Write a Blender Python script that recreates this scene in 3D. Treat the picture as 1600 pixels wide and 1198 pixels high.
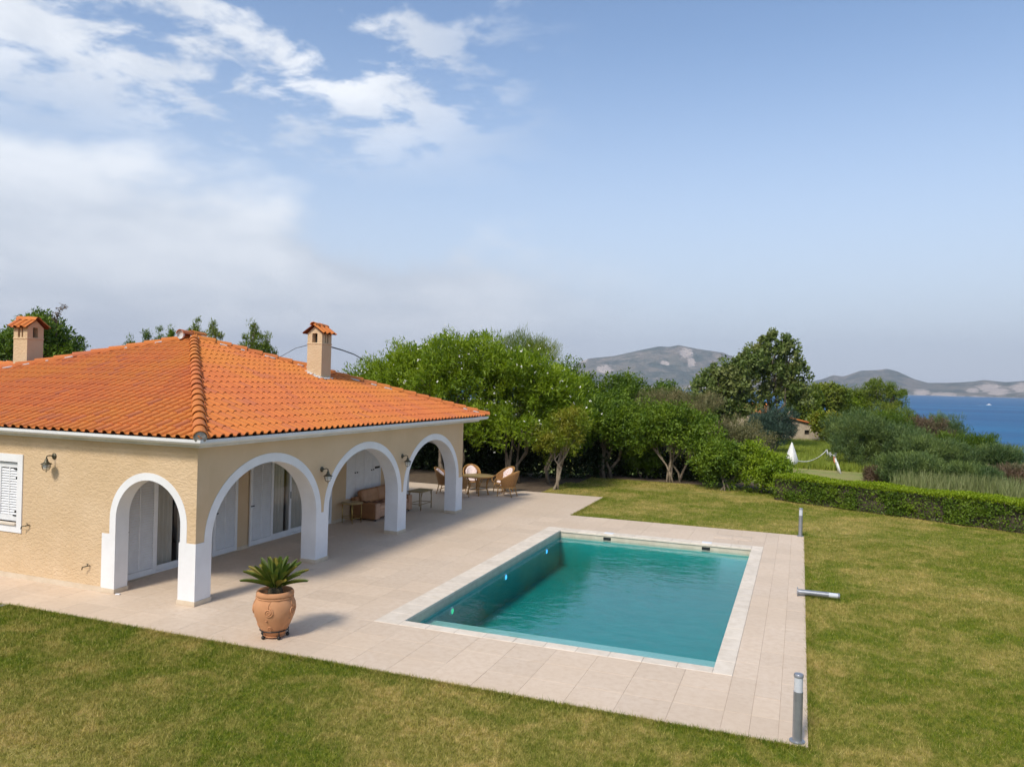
import bpy, bmesh, math, random
import numpy as np
from mathutils import Vector, Matrix

R = math.radians
scene = bpy.context.scene
col = scene.collection
for _o in list(bpy.data.objects):
    bpy.data.objects.remove(_o)

# ------------------------------------------------------------------ camera
CAM_H = 4.2
YAW, PITCH, ROLL, FPX = R(20.65), R(-0.03), R(1.5), 1200.0
_f0 = Vector((-math.sin(YAW), math.cos(YAW), 0)); _r0 = Vector((math.cos(YAW), math.sin(YAW), 0)); _u0 = Vector((0, 0, 1))
CF = _f0 * math.cos(PITCH) + _u0 * math.sin(PITCH)
_up = -_f0 * math.sin(PITCH) + _u0 * math.cos(PITCH)
CR = _r0 * math.cos(ROLL) + _up * math.sin(ROLL)
CU = -_r0 * math.sin(ROLL) + _up * math.cos(ROLL)
cam = bpy.data.cameras.new('camera'); camo = bpy.data.objects.new('camera', cam); col.objects.link(camo)
cam.sensor_width = 36.0; cam.lens = 36.0 * FPX / 1600.0
cam.clip_start = 0.1; cam.clip_end = 60000.0
camo.matrix_world = Matrix(((CR.x, CU.x, -CF.x, 0), (CR.y, CU.y, -CF.y, 0), (CR.z, CU.z, -CF.z, CAM_H), (0, 0, 0, 1)))
scene.camera = camo

def pix_dir(px, py):
    """direction of a photograph pixel (1600 x 1198)"""
    return CF + CR * ((px - 800) / FPX) - CU * ((py - 599) / FPX)

# ------------------------------------------------------------------ world
SUN_EL = R(46.0)
SUN_H = Vector((-0.19, -0.982, 0)).normalized()          # horizontal direction towards the sun
world = bpy.data.worlds.new('World'); scene.world = world; world.use_nodes = True
wn, wl = world.node_tree.nodes, world.node_tree.links
wn.clear()
def W(kind, **kw):
    n = wn.new(kind)
    for k, v in kw.items(): setattr(n, k, v)
    return n
def wmath(op, a, b=None, c=None, clamp=False):
    n = wn.new('ShaderNodeMath'); n.operation = op; n.use_clamp = clamp
    for i, v in enumerate((a, b, c)):
        if v is None: continue
        if isinstance(v, (int, float)): n.inputs[i].default_value = v
        else: wl.new(v, n.inputs[i])
    return n.outputs[0]
def wramp(x, lo, hi):
    n = wn.new('ShaderNodeMapRange'); n.interpolation_type = 'SMOOTHSTEP'
    wl.new(x, n.inputs[0]); n.inputs[1].default_value = lo; n.inputs[2].default_value = hi
    return n.outputs[0]
sky = W('ShaderNodeTexSky', sky_type='NISHITA', sun_disc=False, sun_elevation=SUN_EL, sun_rotation=math.atan2(SUN_H.x, SUN_H.y))
sky.air_density = 1.0; sky.dust_density = 0.6; sky.ozone_density = 2.2; sky.altitude = 10
tc = W('ShaderNodeTexCoord'); sep = W('ShaderNodeSeparateXYZ'); wl.new(tc.outputs['Generated'], sep.inputs[0])
dx, dy, dz = sep.outputs
zc = wmath('MAXIMUM', dz, 0.0)
hl = wmath('SQRT', wmath('ADD', wmath('MULTIPLY', dx, dx), wmath('MULTIPLY', dy, dy)))
# g: how far a direction lies towards the cloudy (inland) half of the sky
_lv = (Matrix.Rotation(R(75), 3, 'Z') @ _f0)
g = wmath('DIVIDE', wmath('ADD', wmath('MULTIPLY', dx, _lv.x), wmath('MULTIPLY', dy, _lv.y)), wmath('MAXIMUM', hl, 0.01))
def wnoise(vec, scale, detail, rough, dist=0.0):
    n = wn.new('ShaderNodeTexNoise'); wl.new(vec, n.inputs['Vector'])
    n.inputs['Scale'].default_value = scale; n.inputs['Detail'].default_value = detail
    n.inputs['Roughness'].default_value = rough; n.inputs['Distortion'].default_value = dist
    return n.outputs['Fac']
def wvec(x, y, z):
    n = wn.new('ShaderNodeCombineXYZ')
    for i, v in enumerate((x, y, z)):
        if isinstance(v, (int, float)): n.inputs[i].default_value = v
        else: wl.new(v, n.inputs[i])
    return n.outputs[0]
den = wmath('ADD', zc, 0.10)
flatv = wvec(wmath('DIVIDE', dx, den), wmath('DIVIDE', dy, den), 0.0)
# high broken flakes
n1 = wnoise(flatv, 5.2, 9, 0.58, 0.2)
n1b = wnoise(flatv, 1.1, 4, 0.5)
high = wmath('MULTIPLY', wramp(wmath('ADD', n1, wmath('MULTIPLY', wmath('SUBTRACT', n1b, 0.5), 0.70)), 0.415, 0.60), wramp(g, 0.16, 0.46))
high = wmath('MULTIPLY', high, wramp(zc, 0.22, 0.36))
# a soft bank low in the sky
bankv = wvec(wmath('MULTIPLY', dx, 1.0), wmath('MULTIPLY', dy, 1.0), wmath('MULTIPLY', dz, 2.3))
n2 = wnoise(bankv, 4.2, 9, 0.56, 0.15)
bankv2 = wvec(wmath('ADD', dx, 3.7), wmath('MULTIPLY', dy, 1.0), wmath('MULTIPLY', dz, 2.0))
n3 = wnoise(bankv2, 1.7, 5, 0.5)
top = wmath('ADD', wmath('MULTIPLY', g, 0.20), 0.205)                 # the bank stands higher inland
lift = wmath('DIVIDE', wmath('SUBTRACT', top, zc), 0.16)
bank = wramp(wmath('ADD', wmath('ADD', wmath('MULTIPLY', n2, 1.5), wmath('MULTIPLY', n3, 0.9)), wmath('SUBTRACT', lift, 1.2)), 0.36, 0.80)
bank = wmath('MULTIPLY', bank, wramp(g, 0.02, 0.34))
low = wramp(zc, 0.46, -0.04)                                            # haze towards the horizon
cover = wmath('MULTIPLY', wmath('MAXIMUM', high, wmath('MULTIPLY', bank, 0.88)), 0.86)
bg_sky = W('ShaderNodeBackground'); wl.new(sky.outputs[0], bg_sky.inputs[0]); bg_sky.inputs[1].default_value = 0.115
bg_cl = W('ShaderNodeBackground'); bg_cl.inputs[1].default_value = 0.80
cmix = W('ShaderNodeMix', data_type='RGBA'); wl.new(wramp(zc, 0.06, 0.34), cmix.inputs[0])
cmix.inputs[6].default_value = (0.62, 0.645, 0.69, 1); cmix.inputs[7].default_value = (0.78, 0.80, 0.83, 1)
cshade = W('ShaderNodeMix', data_type='RGBA'); cshade.blend_type = 'MULTIPLY'; cshade.inputs[0].default_value = 1.0
wl.new(cmix.outputs[2], cshade.inputs[6])
cs = W('ShaderNodeMix', data_type='RGBA'); wl.new(wramp(n2, 0.32, 0.62), cs.inputs[0])
cs.inputs[6].default_value = (0.80, 0.83, 0.87, 1); cs.inputs[7].default_value = (1.14, 1.13, 1.11, 1)
wl.new(cs.outputs[2], cshade.inputs[7])
wl.new(cshade.outputs[2], bg_cl.inputs[0])
bg_hz = W('ShaderNodeBackground'); bg_hz.inputs[0].default_value = (0.44, 0.485, 0.565, 1); bg_hz.inputs[1].default_value = 0.97
mx0 = W('ShaderNodeMixShader'); wl.new(wmath('MULTIPLY', low, 0.97), mx0.inputs[0]); wl.new(bg_sky.outputs[0], mx0.inputs[1]); wl.new(bg_hz.outputs[0], mx0.inputs[2])
mx1 = W('ShaderNodeMixShader'); wl.new(cover, mx1.inputs[0]); wl.new(mx0.outputs[0], mx1.inputs[1]); wl.new(bg_cl.outputs[0], mx1.inputs[2])
wo = W('ShaderNodeOutputWorld'); wl.new(mx1.outputs[0], wo.inputs[0])

# ------------------------------------------------------------------ sun, exposure
sl = bpy.data.lights.new('sun', 'SUN'); sl.energy = 2.3; sl.angle = R(11.0); sl.color = (1.0, 0.93, 0.82)
so = bpy.data.objects.new('sun', sl); col.objects.link(so); so.location = (-10, -30, 40)
_sd = Vector((SUN_H.x * math.cos(SUN_EL), SUN_H.y * math.cos(SUN_EL), math.sin(SUN_EL)))
so.rotation_euler = _sd.to_track_quat('Z', 'Y').to_euler()
vs = scene.view_settings; vs.view_transform = 'Standard'; vs.look = 'None'; vs.gamma = 1.0; vs.use_curve_mapping = False
vs.exposure = 0.68
scene.render.engine = 'CYCLES'
scene.cycles.use_denoising = True
try: scene.cycles.denoiser = 'OPENIMAGEDENOISE'
except Exception: pass
scene.cycles.max_bounces = 8; scene.cycles.diffuse_bounces = 4; scene.cycles.transparent_max_bounces = 16
scene.cycles.sample_clamp_indirect = 6.0

# ------------------------------------------------------------------ materials
MATS = {}
class NT:
    def __init__(s, name):
        s.m = bpy.data.materials.new(name); s.m.use_nodes = True
        s.t = s.m.node_tree; s.n = s.t.nodes; s.l = s.t.links
        s.b = s.n['Principled BSDF']; s.o = s.n['Material Output']
    def new(s, kind, **kw):
        n = s.n.new(kind)
        for k, v in kw.items(): setattr(n, k, v)
        return n
    def set(s, sock, v):
        if isinstance(v, bpy.types.NodeSocket): s.l.new(v, sock)
        else: sock.default_value = v
    def noise(s, scale, detail=4, rough=0.55, vec=None, dist=0.0, out='Fac'):
        n = s.new('ShaderNodeTexNoise'); n.inputs['Scale'].default_value = scale
        n.inputs['Detail'].default_value = detail; n.inputs['Roughness'].default_value = rough; n.inputs['Distortion'].default_value = dist
        s.l.new(vec if vec is not None else s.pos(), n.inputs['Vector'])
        return n.outputs[out]
    def pos(s):
        if not hasattr(s, '_g'): s._g = s.new('ShaderNodeNewGeometry')
        return s._g.outputs['Position']
    def island(s):
        s.pos(); return s._g.outputs['Random Per Island']
    def objrand(s):
        return s.new('ShaderNodeObjectInfo').outputs['Random']
    def math(s, op, a, b=0.0, clamp=False):
        n = s.new('ShaderNodeMath', operation=op, use_clamp=clamp); s.set(n.inputs[0], a); s.set(n.inputs[1], b); return n.outputs[0]
    def ramp(s, x, lo, hi, smooth=True):
        n = s.new('ShaderNodeMapRange'); n.interpolation_type = 'SMOOTHSTEP' if smooth else 'LINEAR'
        s.set(n.inputs[0], x); n.inputs[1].default_value = lo; n.inputs[2].default_value = hi; return n.outputs[0]
    def mix(s, f, a, b, blend='MIX'):
        n = s.new('ShaderNodeMix', data_type='RGBA'); n.blend_type = blend
        s.set(n.inputs[0], f)
        for i, v in ((6, a), (7, b)):
            if isinstance(v, tuple) and len(v) == 3: v = v + (1,)
            s.set(n.inputs[i], v)
        return n.outputs[2]
    def scaled(s, sx, sy, sz):
        n = s.new('ShaderNodeMapping'); s.l.new(s.pos(), n.inputs[0]); n.inputs['Scale'].default_value = (sx, sy, sz); return n.outputs[0]
    def color(s, c):
        if isinstance(c, tuple) and len(c) == 3: c = c + (1,)
        s.set(s.b.inputs['Base Color'], c)
    def bump(s, h, strength=0.3, dist=0.01):
        n = s.new('ShaderNodeBump'); n.inputs['Strength'].default_value = strength; n.inputs['Distance'].default_value = dist
        s.l.new(h, n.inputs['Height']); s.l.new(n.outputs[0], s.b.inputs['Normal']); return n
def P(name, c, rough=0.6, c2=None, scale=3.0, bump=0.0, bscale=60.0, bdist=0.01, metal=0.0, spec=0.5, rnd=None):
    t = NT(name); t.b.inputs['Roughness'].default_value = rough; t.b.inputs['Metallic'].default_value = metal
    t.b.inputs['Specular IOR Level'].default_value = spec
    cc = c + (1,)
    if c2 is not None: cc = t.mix(t.ramp(t.noise(scale, 6, 0.6), 0.3, 0.7), c, c2)
    if rnd == 'island': cc = t.mix(t.island(), cc, tuple(v * 0.78 for v in c), 'MIX')
    t.color(cc)
    if bump: t.bump(t.noise(bscale, 5, 0.6), bump, bdist)
    MATS[name] = t.m
    return t.m

# stucco
t = NT('stucco'); v = t.scaled(1.0, 1.0, 1.8)
t.color(t.mix(t.ramp(t.noise(1.3, 6, 0.6), 0.3, 0.75), (0.60, 0.43, 0.255), (0.66, 0.485, 0.305)))
t.b.inputs['Roughness'].default_value = 0.9; t.b.inputs['Specular IOR Level'].default_value = 0.2
h = t.math('ADD', t.ramp(t.noise(13, 4, 0.55, v, 0.5), 0.36, 0.66), t.math('MULTIPLY', t.noise(60, 3, 0.6), 0.45))
sn = t.new('ShaderNodeSeparateXYZ'); t.l.new(t._g.outputs['True Normal'], sn.inputs[0])
h = t.math('MULTIPLY', h, t.math('ADD', t.math('MULTIPLY', t.math('ABSOLUTE', sn.outputs[1]), 0.85), 0.15))
t.bump(h, 0.5, 0.016); MATS['stucco'] = t.m
# smooth plaster of the porch front
t = NT('stucco_smooth')
t.color(t.mix(t.ramp(t.noise(1.1, 6, 0.6), 0.3, 0.75), (0.60, 0.435, 0.265), (0.65, 0.48, 0.305)))
t.b.inputs['Roughness'].default_value = 0.9; t.b.inputs['Specular IOR Level'].default_value = 0.2
t.bump(t.noise(45, 4, 0.6), 0.35, 0.01); MATS['stucco_smooth'] = t.m
P('white_paint', (0.78, 0.775, 0.77), 0.75, (0.72, 0.71, 0.70), 2.2, 0.15, 60, 0.006, spec=0.3)
P('white_wood', (0.76, 0.755, 0.75), 0.5, (0.70, 0.695, 0.69), 5, 0.05)
P('fascia', (0.70, 0.69, 0.67), 0.55, (0.56, 0.54, 0.51), 1.6, 0.05)
P('plinth', (0.55, 0.44, 0.31), 0.6, (0.62, 0.52, 0.39), 4, 0.1)
P('ceiling', (0.66, 0.60, 0.52), 0.9)
P('interior', (0.25, 0.22, 0.19), 0.9)
P('dark_metal', (0.035, 0.032, 0.03), 0.45, metal=0.6)
P('bronze', (0.09, 0.075, 0.045), 0.45, (0.14, 0.13, 0.09), 30, metal=0.7)
P('brass', (0.48, 0.34, 0.11), 0.3, metal=0.85)
P('mortar', (0.42, 0.39, 0.35), 0.95, (0.30, 0.27, 0.24), 14, 0.6, 30, 0.02)
P('white_mortar', (0.66, 0.64, 0.62), 0.95, (0.50, 0.47, 0.44), 10, 0.8, 25, 0.03)
P('dark_inside', (0.03, 0.025, 0.02), 0.95)  # near-black stands in for the unlit inside of vents and window openings
P('grey_metal', (0.33, 0.34, 0.36), 0.38, (0.28, 0.29, 0.31), 9, metal=0.55)
P('lens', (0.55, 0.57, 0.60), 0.25)
P('lens_dirty', (0.75, 0.74, 0.68), 0.2)
P('cable', (0.05, 0.06, 0.07), 0.6)
P('concrete', (0.30, 0.29, 0.27), 0.9, (0.22, 0.21, 0.19), 3, 0.4)
P('skimmer_white', (0.75, 0.75, 0.74), 0.4)
P('mouth_black', (0.012, 0.012, 0.012), 0.4)
P('leather', (0.44, 0.225, 0.105), 0.55, (0.36, 0.175, 0.075), 5, 0.1, 40)
P('leather_pale', (0.55, 0.33, 0.21), 0.6, (0.49, 0.28, 0.17), 5, 0.1, 40)
P('leather_side', (0.33, 0.15, 0.055), 0.5, (0.27, 0.12, 0.045), 5)
P('throw', (0.17, 0.085, 0.045), 0.9, (0.12, 0.06, 0.03), 8, 0.3, 80)
P('rattan', (0.50, 0.27, 0.075), 0.55, (0.36, 0.17, 0.045), 25, 0.5, 160, 0.01)
P('rattan_weave', (0.40, 0.20, 0.06), 0.65, (0.27, 0.12, 0.035), 40, 1.0, 120, 0.02)
t = NT('cushion'); f = t.ramp(t.noise(26, 2, 0.4), 0.60, 0.66)
t.color(t.mix(f, (0.72, 0.60, 0.55), (0.50, 0.24, 0.20))); t.b.inputs['Roughness'].default_value = 0.9; MATS['cushion'] = t.m
P('table_top', (0.42, 0.30, 0.13), 0.35, (0.34, 0.23, 0.09), 9)
P('bamboo', (0.34, 0.22, 0.08), 0.5, (0.24, 0.15, 0.05), 30)
P('terracotta_pot', (0.56, 0.275, 0.13), 0.85, (0.49, 0.225, 0.10), 4, 0.25, 90, 0.004)
P('potting_soil', (0.05, 0.032, 0.02), 0.95, (0.09, 0.06, 0.035), 30, 0.8, 60, 0.02)
P('palm_trunk', (0.10, 0.075, 0.035), 0.95, (0.05, 0.04, 0.02), 60, 1.0, 70, 0.02)
P('canvas', (0.82, 0.81, 0.78), 0.85, (0.74, 0.73, 0.70), 6, 0.2, 30)
P('rope', (0.80, 0.78, 0.74), 0.9)
P('orange_cloth', (0.65, 0.24, 0.12), 0.8)
P('hut_wall', (0.50, 0.41, 0.30), 0.95, (0.36, 0.28, 0.20), 1.6, 0.6, 8, 0.05)
P('boat_paint', (0.80, 0.80, 0.80), 0.4)
t = NT('curtain'); t.color(t.mix(t.ramp(t.noise(2.0, 3), 0.3, 0.7), (0.74, 0.70, 0.63), (0.80, 0.77, 0.71)))
t.b.inputs['Roughness'].default_value = 0.95; MATS['curtain'] = t.m

def glassy(name, tint, ior=1.45, rough=0.0, bump=None):
    t = NT(name); t.n.remove(t.b)
    tr = t.new('ShaderNodeBsdfTransparent'); tr.inputs[0].default_value = tint + (1,)
    gl = t.new('ShaderNodeBsdfGlossy'); gl.inputs['Roughness'].default_value = rough
    fr = t.new('ShaderNodeFresnel'); fr.inputs[0].default_value = ior
    ms = t.new('ShaderNodeMixShader'); t.pos(); t.l.new(t.math('MULTIPLY', fr.outputs[0], t.math('SUBTRACT', 1.0, t._g.outputs['Backfacing'])), ms.inputs[0]); t.l.new(tr.outputs[0], ms.inputs[1]); t.l.new(gl.outputs[0], ms.inputs[2])
    if bump:
        b = bump(t); t.l.new(b, gl.inputs['Normal']); t.l.new(b, fr.inputs['Normal'])
    t.l.new(ms.outputs[0], t.o.inputs['Surface']); MATS[name] = t.m
    return t
glassy('glass', (0.88, 0.88, 0.87), 1.55)
glassy('lamp_glass', (0.90, 0.90, 0.86), 1.5, 0.05)
def _ripple(t):
    h = t.math('ADD', t.noise(2.2, 3, 0.55, t.scaled(1.0, 1.5, 1.0), 0.4), t.math('MULTIPLY', t.noise(9, 3, 0.5, t.scaled(0.8, 1.6, 1)), 0.16))
    n = t.new('ShaderNodeBump'); n.inputs['Strength'].default_value = 0.16; n.inputs['Distance'].default_value = 0.05
    t.l.new(h, n.inputs['Height']); return n.outputs[0]
tw = glassy('pool_water', (0.93, 0.985, 0.98), 1.66, 0.0, _ripple)
va = tw.new('ShaderNodeVolumeAbsorption'); va.inputs['Color'].default_value = (0.0, 0.80, 0.79, 1); va.inputs['Density'].default_value = 0.9
tw.l.new(va.outputs[0], tw.o.inputs['Volume'])
t = NT('pool_plaster'); t.color(t.mix(t.ramp(t.noise(2.5, 5), 0.3, 0.7), (0.045, 0.39, 0.375), (0.060, 0.43, 0.41))); t.b.inputs['Roughness'].default_value = 0.8; MATS['pool_plaster'] = t.m
t = NT('pool_step'); t.color(t.mix(t.ramp(t.noise(2.5, 5), 0.3, 0.7), (0.34, 0.47, 0.43), (0.40, 0.52, 0.48))); t.b.inputs['Roughness'].default_value = 0.8; MATS['pool_step'] = t.m
t = NT('pool_band'); t.color(t.mix(t.ramp(t.noise(6, 5), 0.3, 0.7), (0.46, 0.41, 0.31), (0.54, 0.49, 0.38))); t.b.inputs['Roughness'].default_value = 0.45; MATS['pool_band'] = t.m
def emis(name, c, s):
    t = NT(name); t.color(c); t.b.inputs['Emission Color'].default_value = c + (1,); t.b.inputs['Emission Strength'].default_value = s; MATS[name] = t.m
emis('lamp_blue', (0.10, 0.40, 1.0), 2.2)
emis('lamp_green', (0.05, 0.75, 0.35), 0.7)

# paving: every tile a slightly different stone
t = NT('paving'); ob = t.new('ShaderNodeVectorMath', operation='SNAP')
t.l.new(t.scaled(1, 1, 0), ob.inputs[0]); ob.inputs[1].default_value = (0.66, 0.66, 1)
wnz = t.new('ShaderNodeTexWhiteNoise', noise_dimensions='3D')
c1 = t.mix(t.ramp(t.noise(0.55, 5, 0.6), 0.3, 0.7), (0.62, 0.485, 0.355), (0.66, 0.53, 0.405))
c2 = t.mix(t.ramp(t.noise(9, 6, 0.65), 0.35, 0.75), c1, (0.58, 0.445, 0.32))
pr = t.math('MULTIPLY', t.math('SUBTRACT', t.objrand(), 0.5), 0.10)
hs = t.new('ShaderNodeHueSaturation'); t.l.new(c2, hs.inputs['Color']); t.l.new(t.math('ADD', pr, 1.0), hs.inputs['Value'])
stain = t.ramp(t.noise(1.7, 6, 0.7), 0.62, 0.80)
t.color(t.mix(t.math('MULTIPLY', stain, 0.35), hs.outputs[0], (0.46, 0.36, 0.27)))
t.b.inputs['Roughness'].default_value = 0.62; t.b.inputs['Specular IOR Level'].default_value = 0.35
t.bump(t.noise(35, 5, 0.6), 0.12, 0.006); MATS['paving'] = t.m
t = NT('coping')
cb = t.mix(t.ramp(t.noise(5, 6, 0.65), 0.35, 0.7), (0.71, 0.62, 0.51), (0.62, 0.53, 0.42))
hs = t.new('ShaderNodeHueSaturation'); t.l.new(cb, hs.inputs['Color']); t.l.new(t.math('ADD', t.math('MULTIPLY', t.math('SUBTRACT', t.objrand(), 0.5), 0.12), 1.0), hs.inputs['Value'])
t.color(hs.outputs[0])
t.b.inputs['Roughness'].default_value = 0.75; t.bump(t.noise(18, 6, 0.65), 0.5, 0.01); MATS['coping'] = t.m
P('grout', (0.47, 0.37, 0.28), 0.95, (0.40, 0.32, 0.24), 6)

# roof tiles
def tile_mat(name, rnd):
    t = NT(name); r = t.island() if rnd == 'island' else t.objrand()
    base = t.mix(r, (0.60, 0.178, 0.050), (0.50, 0.140, 0.048))
    base = t.mix(t.ramp(t.noise(0.45, 4, 0.5), 0.35, 0.7), base, (0.57, 0.195, 0.040))
    r2 = t.new('ShaderNodeTexWhiteNoise', noise_dimensions='1D'); t.l.new(r, r2.inputs['W'])
    base = t.mix(t.math('MULTIPLY', t.ramp(r2.outputs[0], 0.80, 1.0), 0.6), base, (0.43, 0.135, 0.07))
    base = t.mix(t.math('MULTIPLY', t.ramp(t.noise(7, 6, 0.7), 0.50, 0.80), 0.45), base, (0.33, 0.105, 0.035))
    t.color(base); t.b.inputs['Roughness'].default_value = 0.8; t.b.inputs['Specular IOR Level'].default_value = 0.25
    t.bump(t.noise(60, 4, 0.6), 0.25, 0.006); MATS[name] = t.m
tile_mat('roof_tile', 'obj'); tile_mat('roof_tile_mass', 'island')
P('roof_deck', (0.30, 0.085, 0.03), 0.9, (0.22, 0.06, 0.02), 6)

# lawn, shared between the ground and the blades
def lawn_color(t, blade):
    big = t.ramp(t.noise(0.30, 5, 0.62), 0.43, 0.60)
    mid = t.ramp(t.noise(1.7, 6, 0.68, None, 0.5), 0.44, 0.62)
    fine = t.ramp(t.noise(11, 5, 0.65), 0.40, 0.62)
    dry = t.math('MULTIPLY', t.math('ADD', t.math('MULTIPLY', big, 0.65), t.math('MULTIPLY', mid, 0.55)), 0.88, True)
    gr = t.mix(fine, (0.095, 0.150, 0.008), (0.195, 0.225, 0.016))
    st = t.mix(fine, (0.31, 0.26, 0.055), (0.52, 0.40, 0.145))
    c = t.mix(dry, gr, st)
    if blade:
        c = t.mix(t.math('MULTIPLY', t.ramp(t.island(), 0.80, 1.0), 0.7), c, (0.42, 0.34, 0.12))
        hs = t.new('ShaderNodeHueSaturation'); t.l.new(c, hs.inputs['Color']); t.l.new(t.ramp(t.island(), 0.0, 1.6, False), hs.inputs['Value'])
        mr = hs.inputs['Value'].links[0].from_node; mr.inputs[3].default_value = 0.8; mr.inputs[4].default_value = 1.75
        c = hs.outputs[0]
    return c
def leafy(t, c, trans=0.3, rough=0.55, spec=0.35):
    t.color(c); t.b.inputs['Roughness'].default_value = rough; t.b.inputs['Specular IOR Level'].default_value = spec
    tr = t.new('ShaderNodeBsdfTranslucent'); hs = t.new('ShaderNodeHueSaturation'); t.set(hs.inputs['Color'], c if not isinstance(c, tuple) else c + (1,))
    hs.inputs['Value'].default_value = 1.25; hs.inputs['Saturation'].default_value = 1.1; t.l.new(hs.outputs[0], tr.inputs[0])
    ms = t.new('ShaderNodeMixShader'); ms.inputs[0].default_value = trans
    t.l.new(t.b.outputs[0], ms.inputs[1]); t.l.new(tr.outputs[0], ms.inputs[2]); t.l.new(ms.outputs[0], t.o.inputs['Surface'])
t = NT('lawn'); c = lawn_color(t, False); t.color(t.mix(0.30, c, (0.16, 0.13, 0.04))); t.b.inputs['Roughness'].default_value = 0.95; t.b.inputs['Specular IOR Level'].default_value = 0.1
t.bump(t.noise(40, 4, 0.6), 0.8, 0.03); MATS['lawn'] = t.m
t = NT('blade'); leafy(t, lawn_color(t, True), 0.25, 0.6, 0.2); MATS['blade'] = t.m
P('soil', (0.085, 0.055, 0.033), 0.95, (0.13, 0.09, 0.05), 5, 0.9, 14, 0.05)
def leaf_mat(name, c1, c2, c3=None, trans=0.3, big=0.7):
    t = NT(name)
    c = t.mix(t.island(), c1, c2)
    c = t.mix(t.ramp(t.noise(big, 4, 0.6), 0.42, 0.68), c, c3 or c2)
    leafy(t, c, trans); MATS[name] = t.m
leaf_mat('leaf_oleander', (0.095, 0.170, 0.007), (0.235, 0.325, 0.014), (0.28, 0.37, 0.020), 0.36, 0.8)
leaf_mat('leaf_yellow', (0.12, 0.19, 0.012), (0.23, 0.28, 0.020), (0.29, 0.27, 0.03), 0.34, 1.1)
leaf_mat('leaf_dark', (0.046, 0.096, 0.006), (0.110, 0.178, 0.012), (0.15, 0.225, 0.015), 0.28, 0.9)
leaf_mat('leaf_shade', (0.014, 0.028, 0.006), (0.030, 0.050, 0.010), (0.025, 0.042, 0.008), 0.1, 0.9)  # undergrowth leaves, the shade below the trees is put into the colour
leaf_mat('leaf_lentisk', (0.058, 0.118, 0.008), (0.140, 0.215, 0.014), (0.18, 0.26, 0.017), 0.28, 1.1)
leaf_mat('leaf_olive', (0.12, 0.13, 0.045), (0.22, 0.205, 0.085), (0.27, 0.225, 0.10), 0.25, 1.2)
leaf_mat('leaf_tall', (0.080, 0.125, 0.022), (0.175, 0.225, 0.052), (0.22, 0.235, 0.07), 0.32, 0.35)
leaf_mat('leaf_tamarisk', (0.060, 0.115, 0.036), (0.145, 0.205, 0.065), (0.19, 0.25, 0.06), 0.3, 0.5)
leaf_mat('leaf_bluegreen', (0.040, 0.078, 0.055), (0.075, 0.125, 0.082), (0.06, 0.10, 0.07), 0.2, 0.4)
leaf_mat('leaf_bright', (0.095, 0.155, 0.014), (0.175, 0.225, 0.022), (0.21, 0.24, 0.03), 0.3, 0.3)
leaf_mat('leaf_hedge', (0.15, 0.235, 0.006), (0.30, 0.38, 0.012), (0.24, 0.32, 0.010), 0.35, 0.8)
leaf_mat('leaf_brown', (0.13, 0.085, 0.05), (0.21, 0.14, 0.085), (0.11, 0.11, 0.045), 0.2, 0.5)
leaf_mat('leaf_reed', (0.16, 0.20, 0.06), (0.28, 0.29, 0.12), (0.22, 0.24, 0.09), 0.3, 0.6)
leaf_mat('leaf_meadow', (0.19, 0.26, 0.030), (0.34, 0.37, 0.06), (0.28, 0.34, 0.045), 0.35, 0.25)
leaf_mat('palm_leaf', (0.045, 0.095, 0.010), (0.12, 0.17, 0.018), (0.16, 0.18, 0.02), 0.2, 6.0)
leaf_mat('palm_tip', (0.26, 0.22, 0.03), (0.34, 0.26, 0.05), (0.22, 0.20, 0.03), 0.2, 6.0)
P('petal', (0.80, 0.78, 0.70), 0.7)
P('bark', (0.20, 0.155, 0.11), 0.9, (0.11, 0.085, 0.06), 9, 0.8, 25, 0.03)
P('bark_pale', (0.34, 0.27, 0.19), 0.9, (0.19, 0.145, 0.10), 7, 0.8, 25, 0.03)
P('bark_dark', (0.10, 0.075, 0.055), 0.9, (0.06, 0.045, 0.03), 9, 0.8, 25, 0.03)

# terrain, sea, mountains
t = NT('terrain')
sp = t.new('ShaderNodeSeparateXYZ'); t.l.new(t.pos(), sp.inputs[0])
gc = t.mix(t.ramp(t.noise(0.12, 5, 0.6), 0.38, 0.66), (0.15, 0.22, 0.03), (0.32, 0.28, 0.10))
gc = t.mix(t.ramp(t.noise(0.9, 5, 0.6), 0.5, 0.75), gc, (0.26, 0.20, 0.10))
gc = t.mix(t.ramp(sp.outputs[2], -3.2, -5.5), gc, (0.33, 0.27, 0.19))
t.color(gc); t.b.inputs['Roughness'].default_value = 0.95; t.bump(t.noise(4, 6, 0.65), 0.8, 0.15); MATS['terrain'] = t.m
t = NT('sea')
sp = t.new('ShaderNodeSeparateXYZ'); t.l.new(t.pos(), sp.inputs[0])
sh = t.math('ADD', sp.outputs[1], t.math('MULTIPLY', t.noise(0.012, 4, 0.5), 120.0))
streak = t.ramp(t.noise(1.0, 4, 0.55, t.scaled(0.0030, 0.0100, 1)), 0.42, 0.62)
deep = t.mix(streak, (0.002, 0.070, 0.195), (0.006, 0.118, 0.262))
t.color(t.mix(t.ramp(sh, 330, 90), deep, (0.075, 0.255, 0.36)))
t.b.inputs['Roughness'].default_value = 0.35; t.b.inputs['IOR'].default_value = 1.333; t.b.inputs['Specular IOR Level'].default_value = 0.06
t.bump(t.math('ADD', t.noise(0.35, 5, 0.65, t.scaled(1, 1.6, 1)), t.math('MULTIPLY', t.noise(2.2, 4, 0.6), 0.35)), 0.9, 0.6); MATS['sea'] = t.m
t = NT('mountain')
sp = t.new('ShaderNodeSeparateXYZ'); t.l.new(t.pos(), sp.inputs[0])
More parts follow.
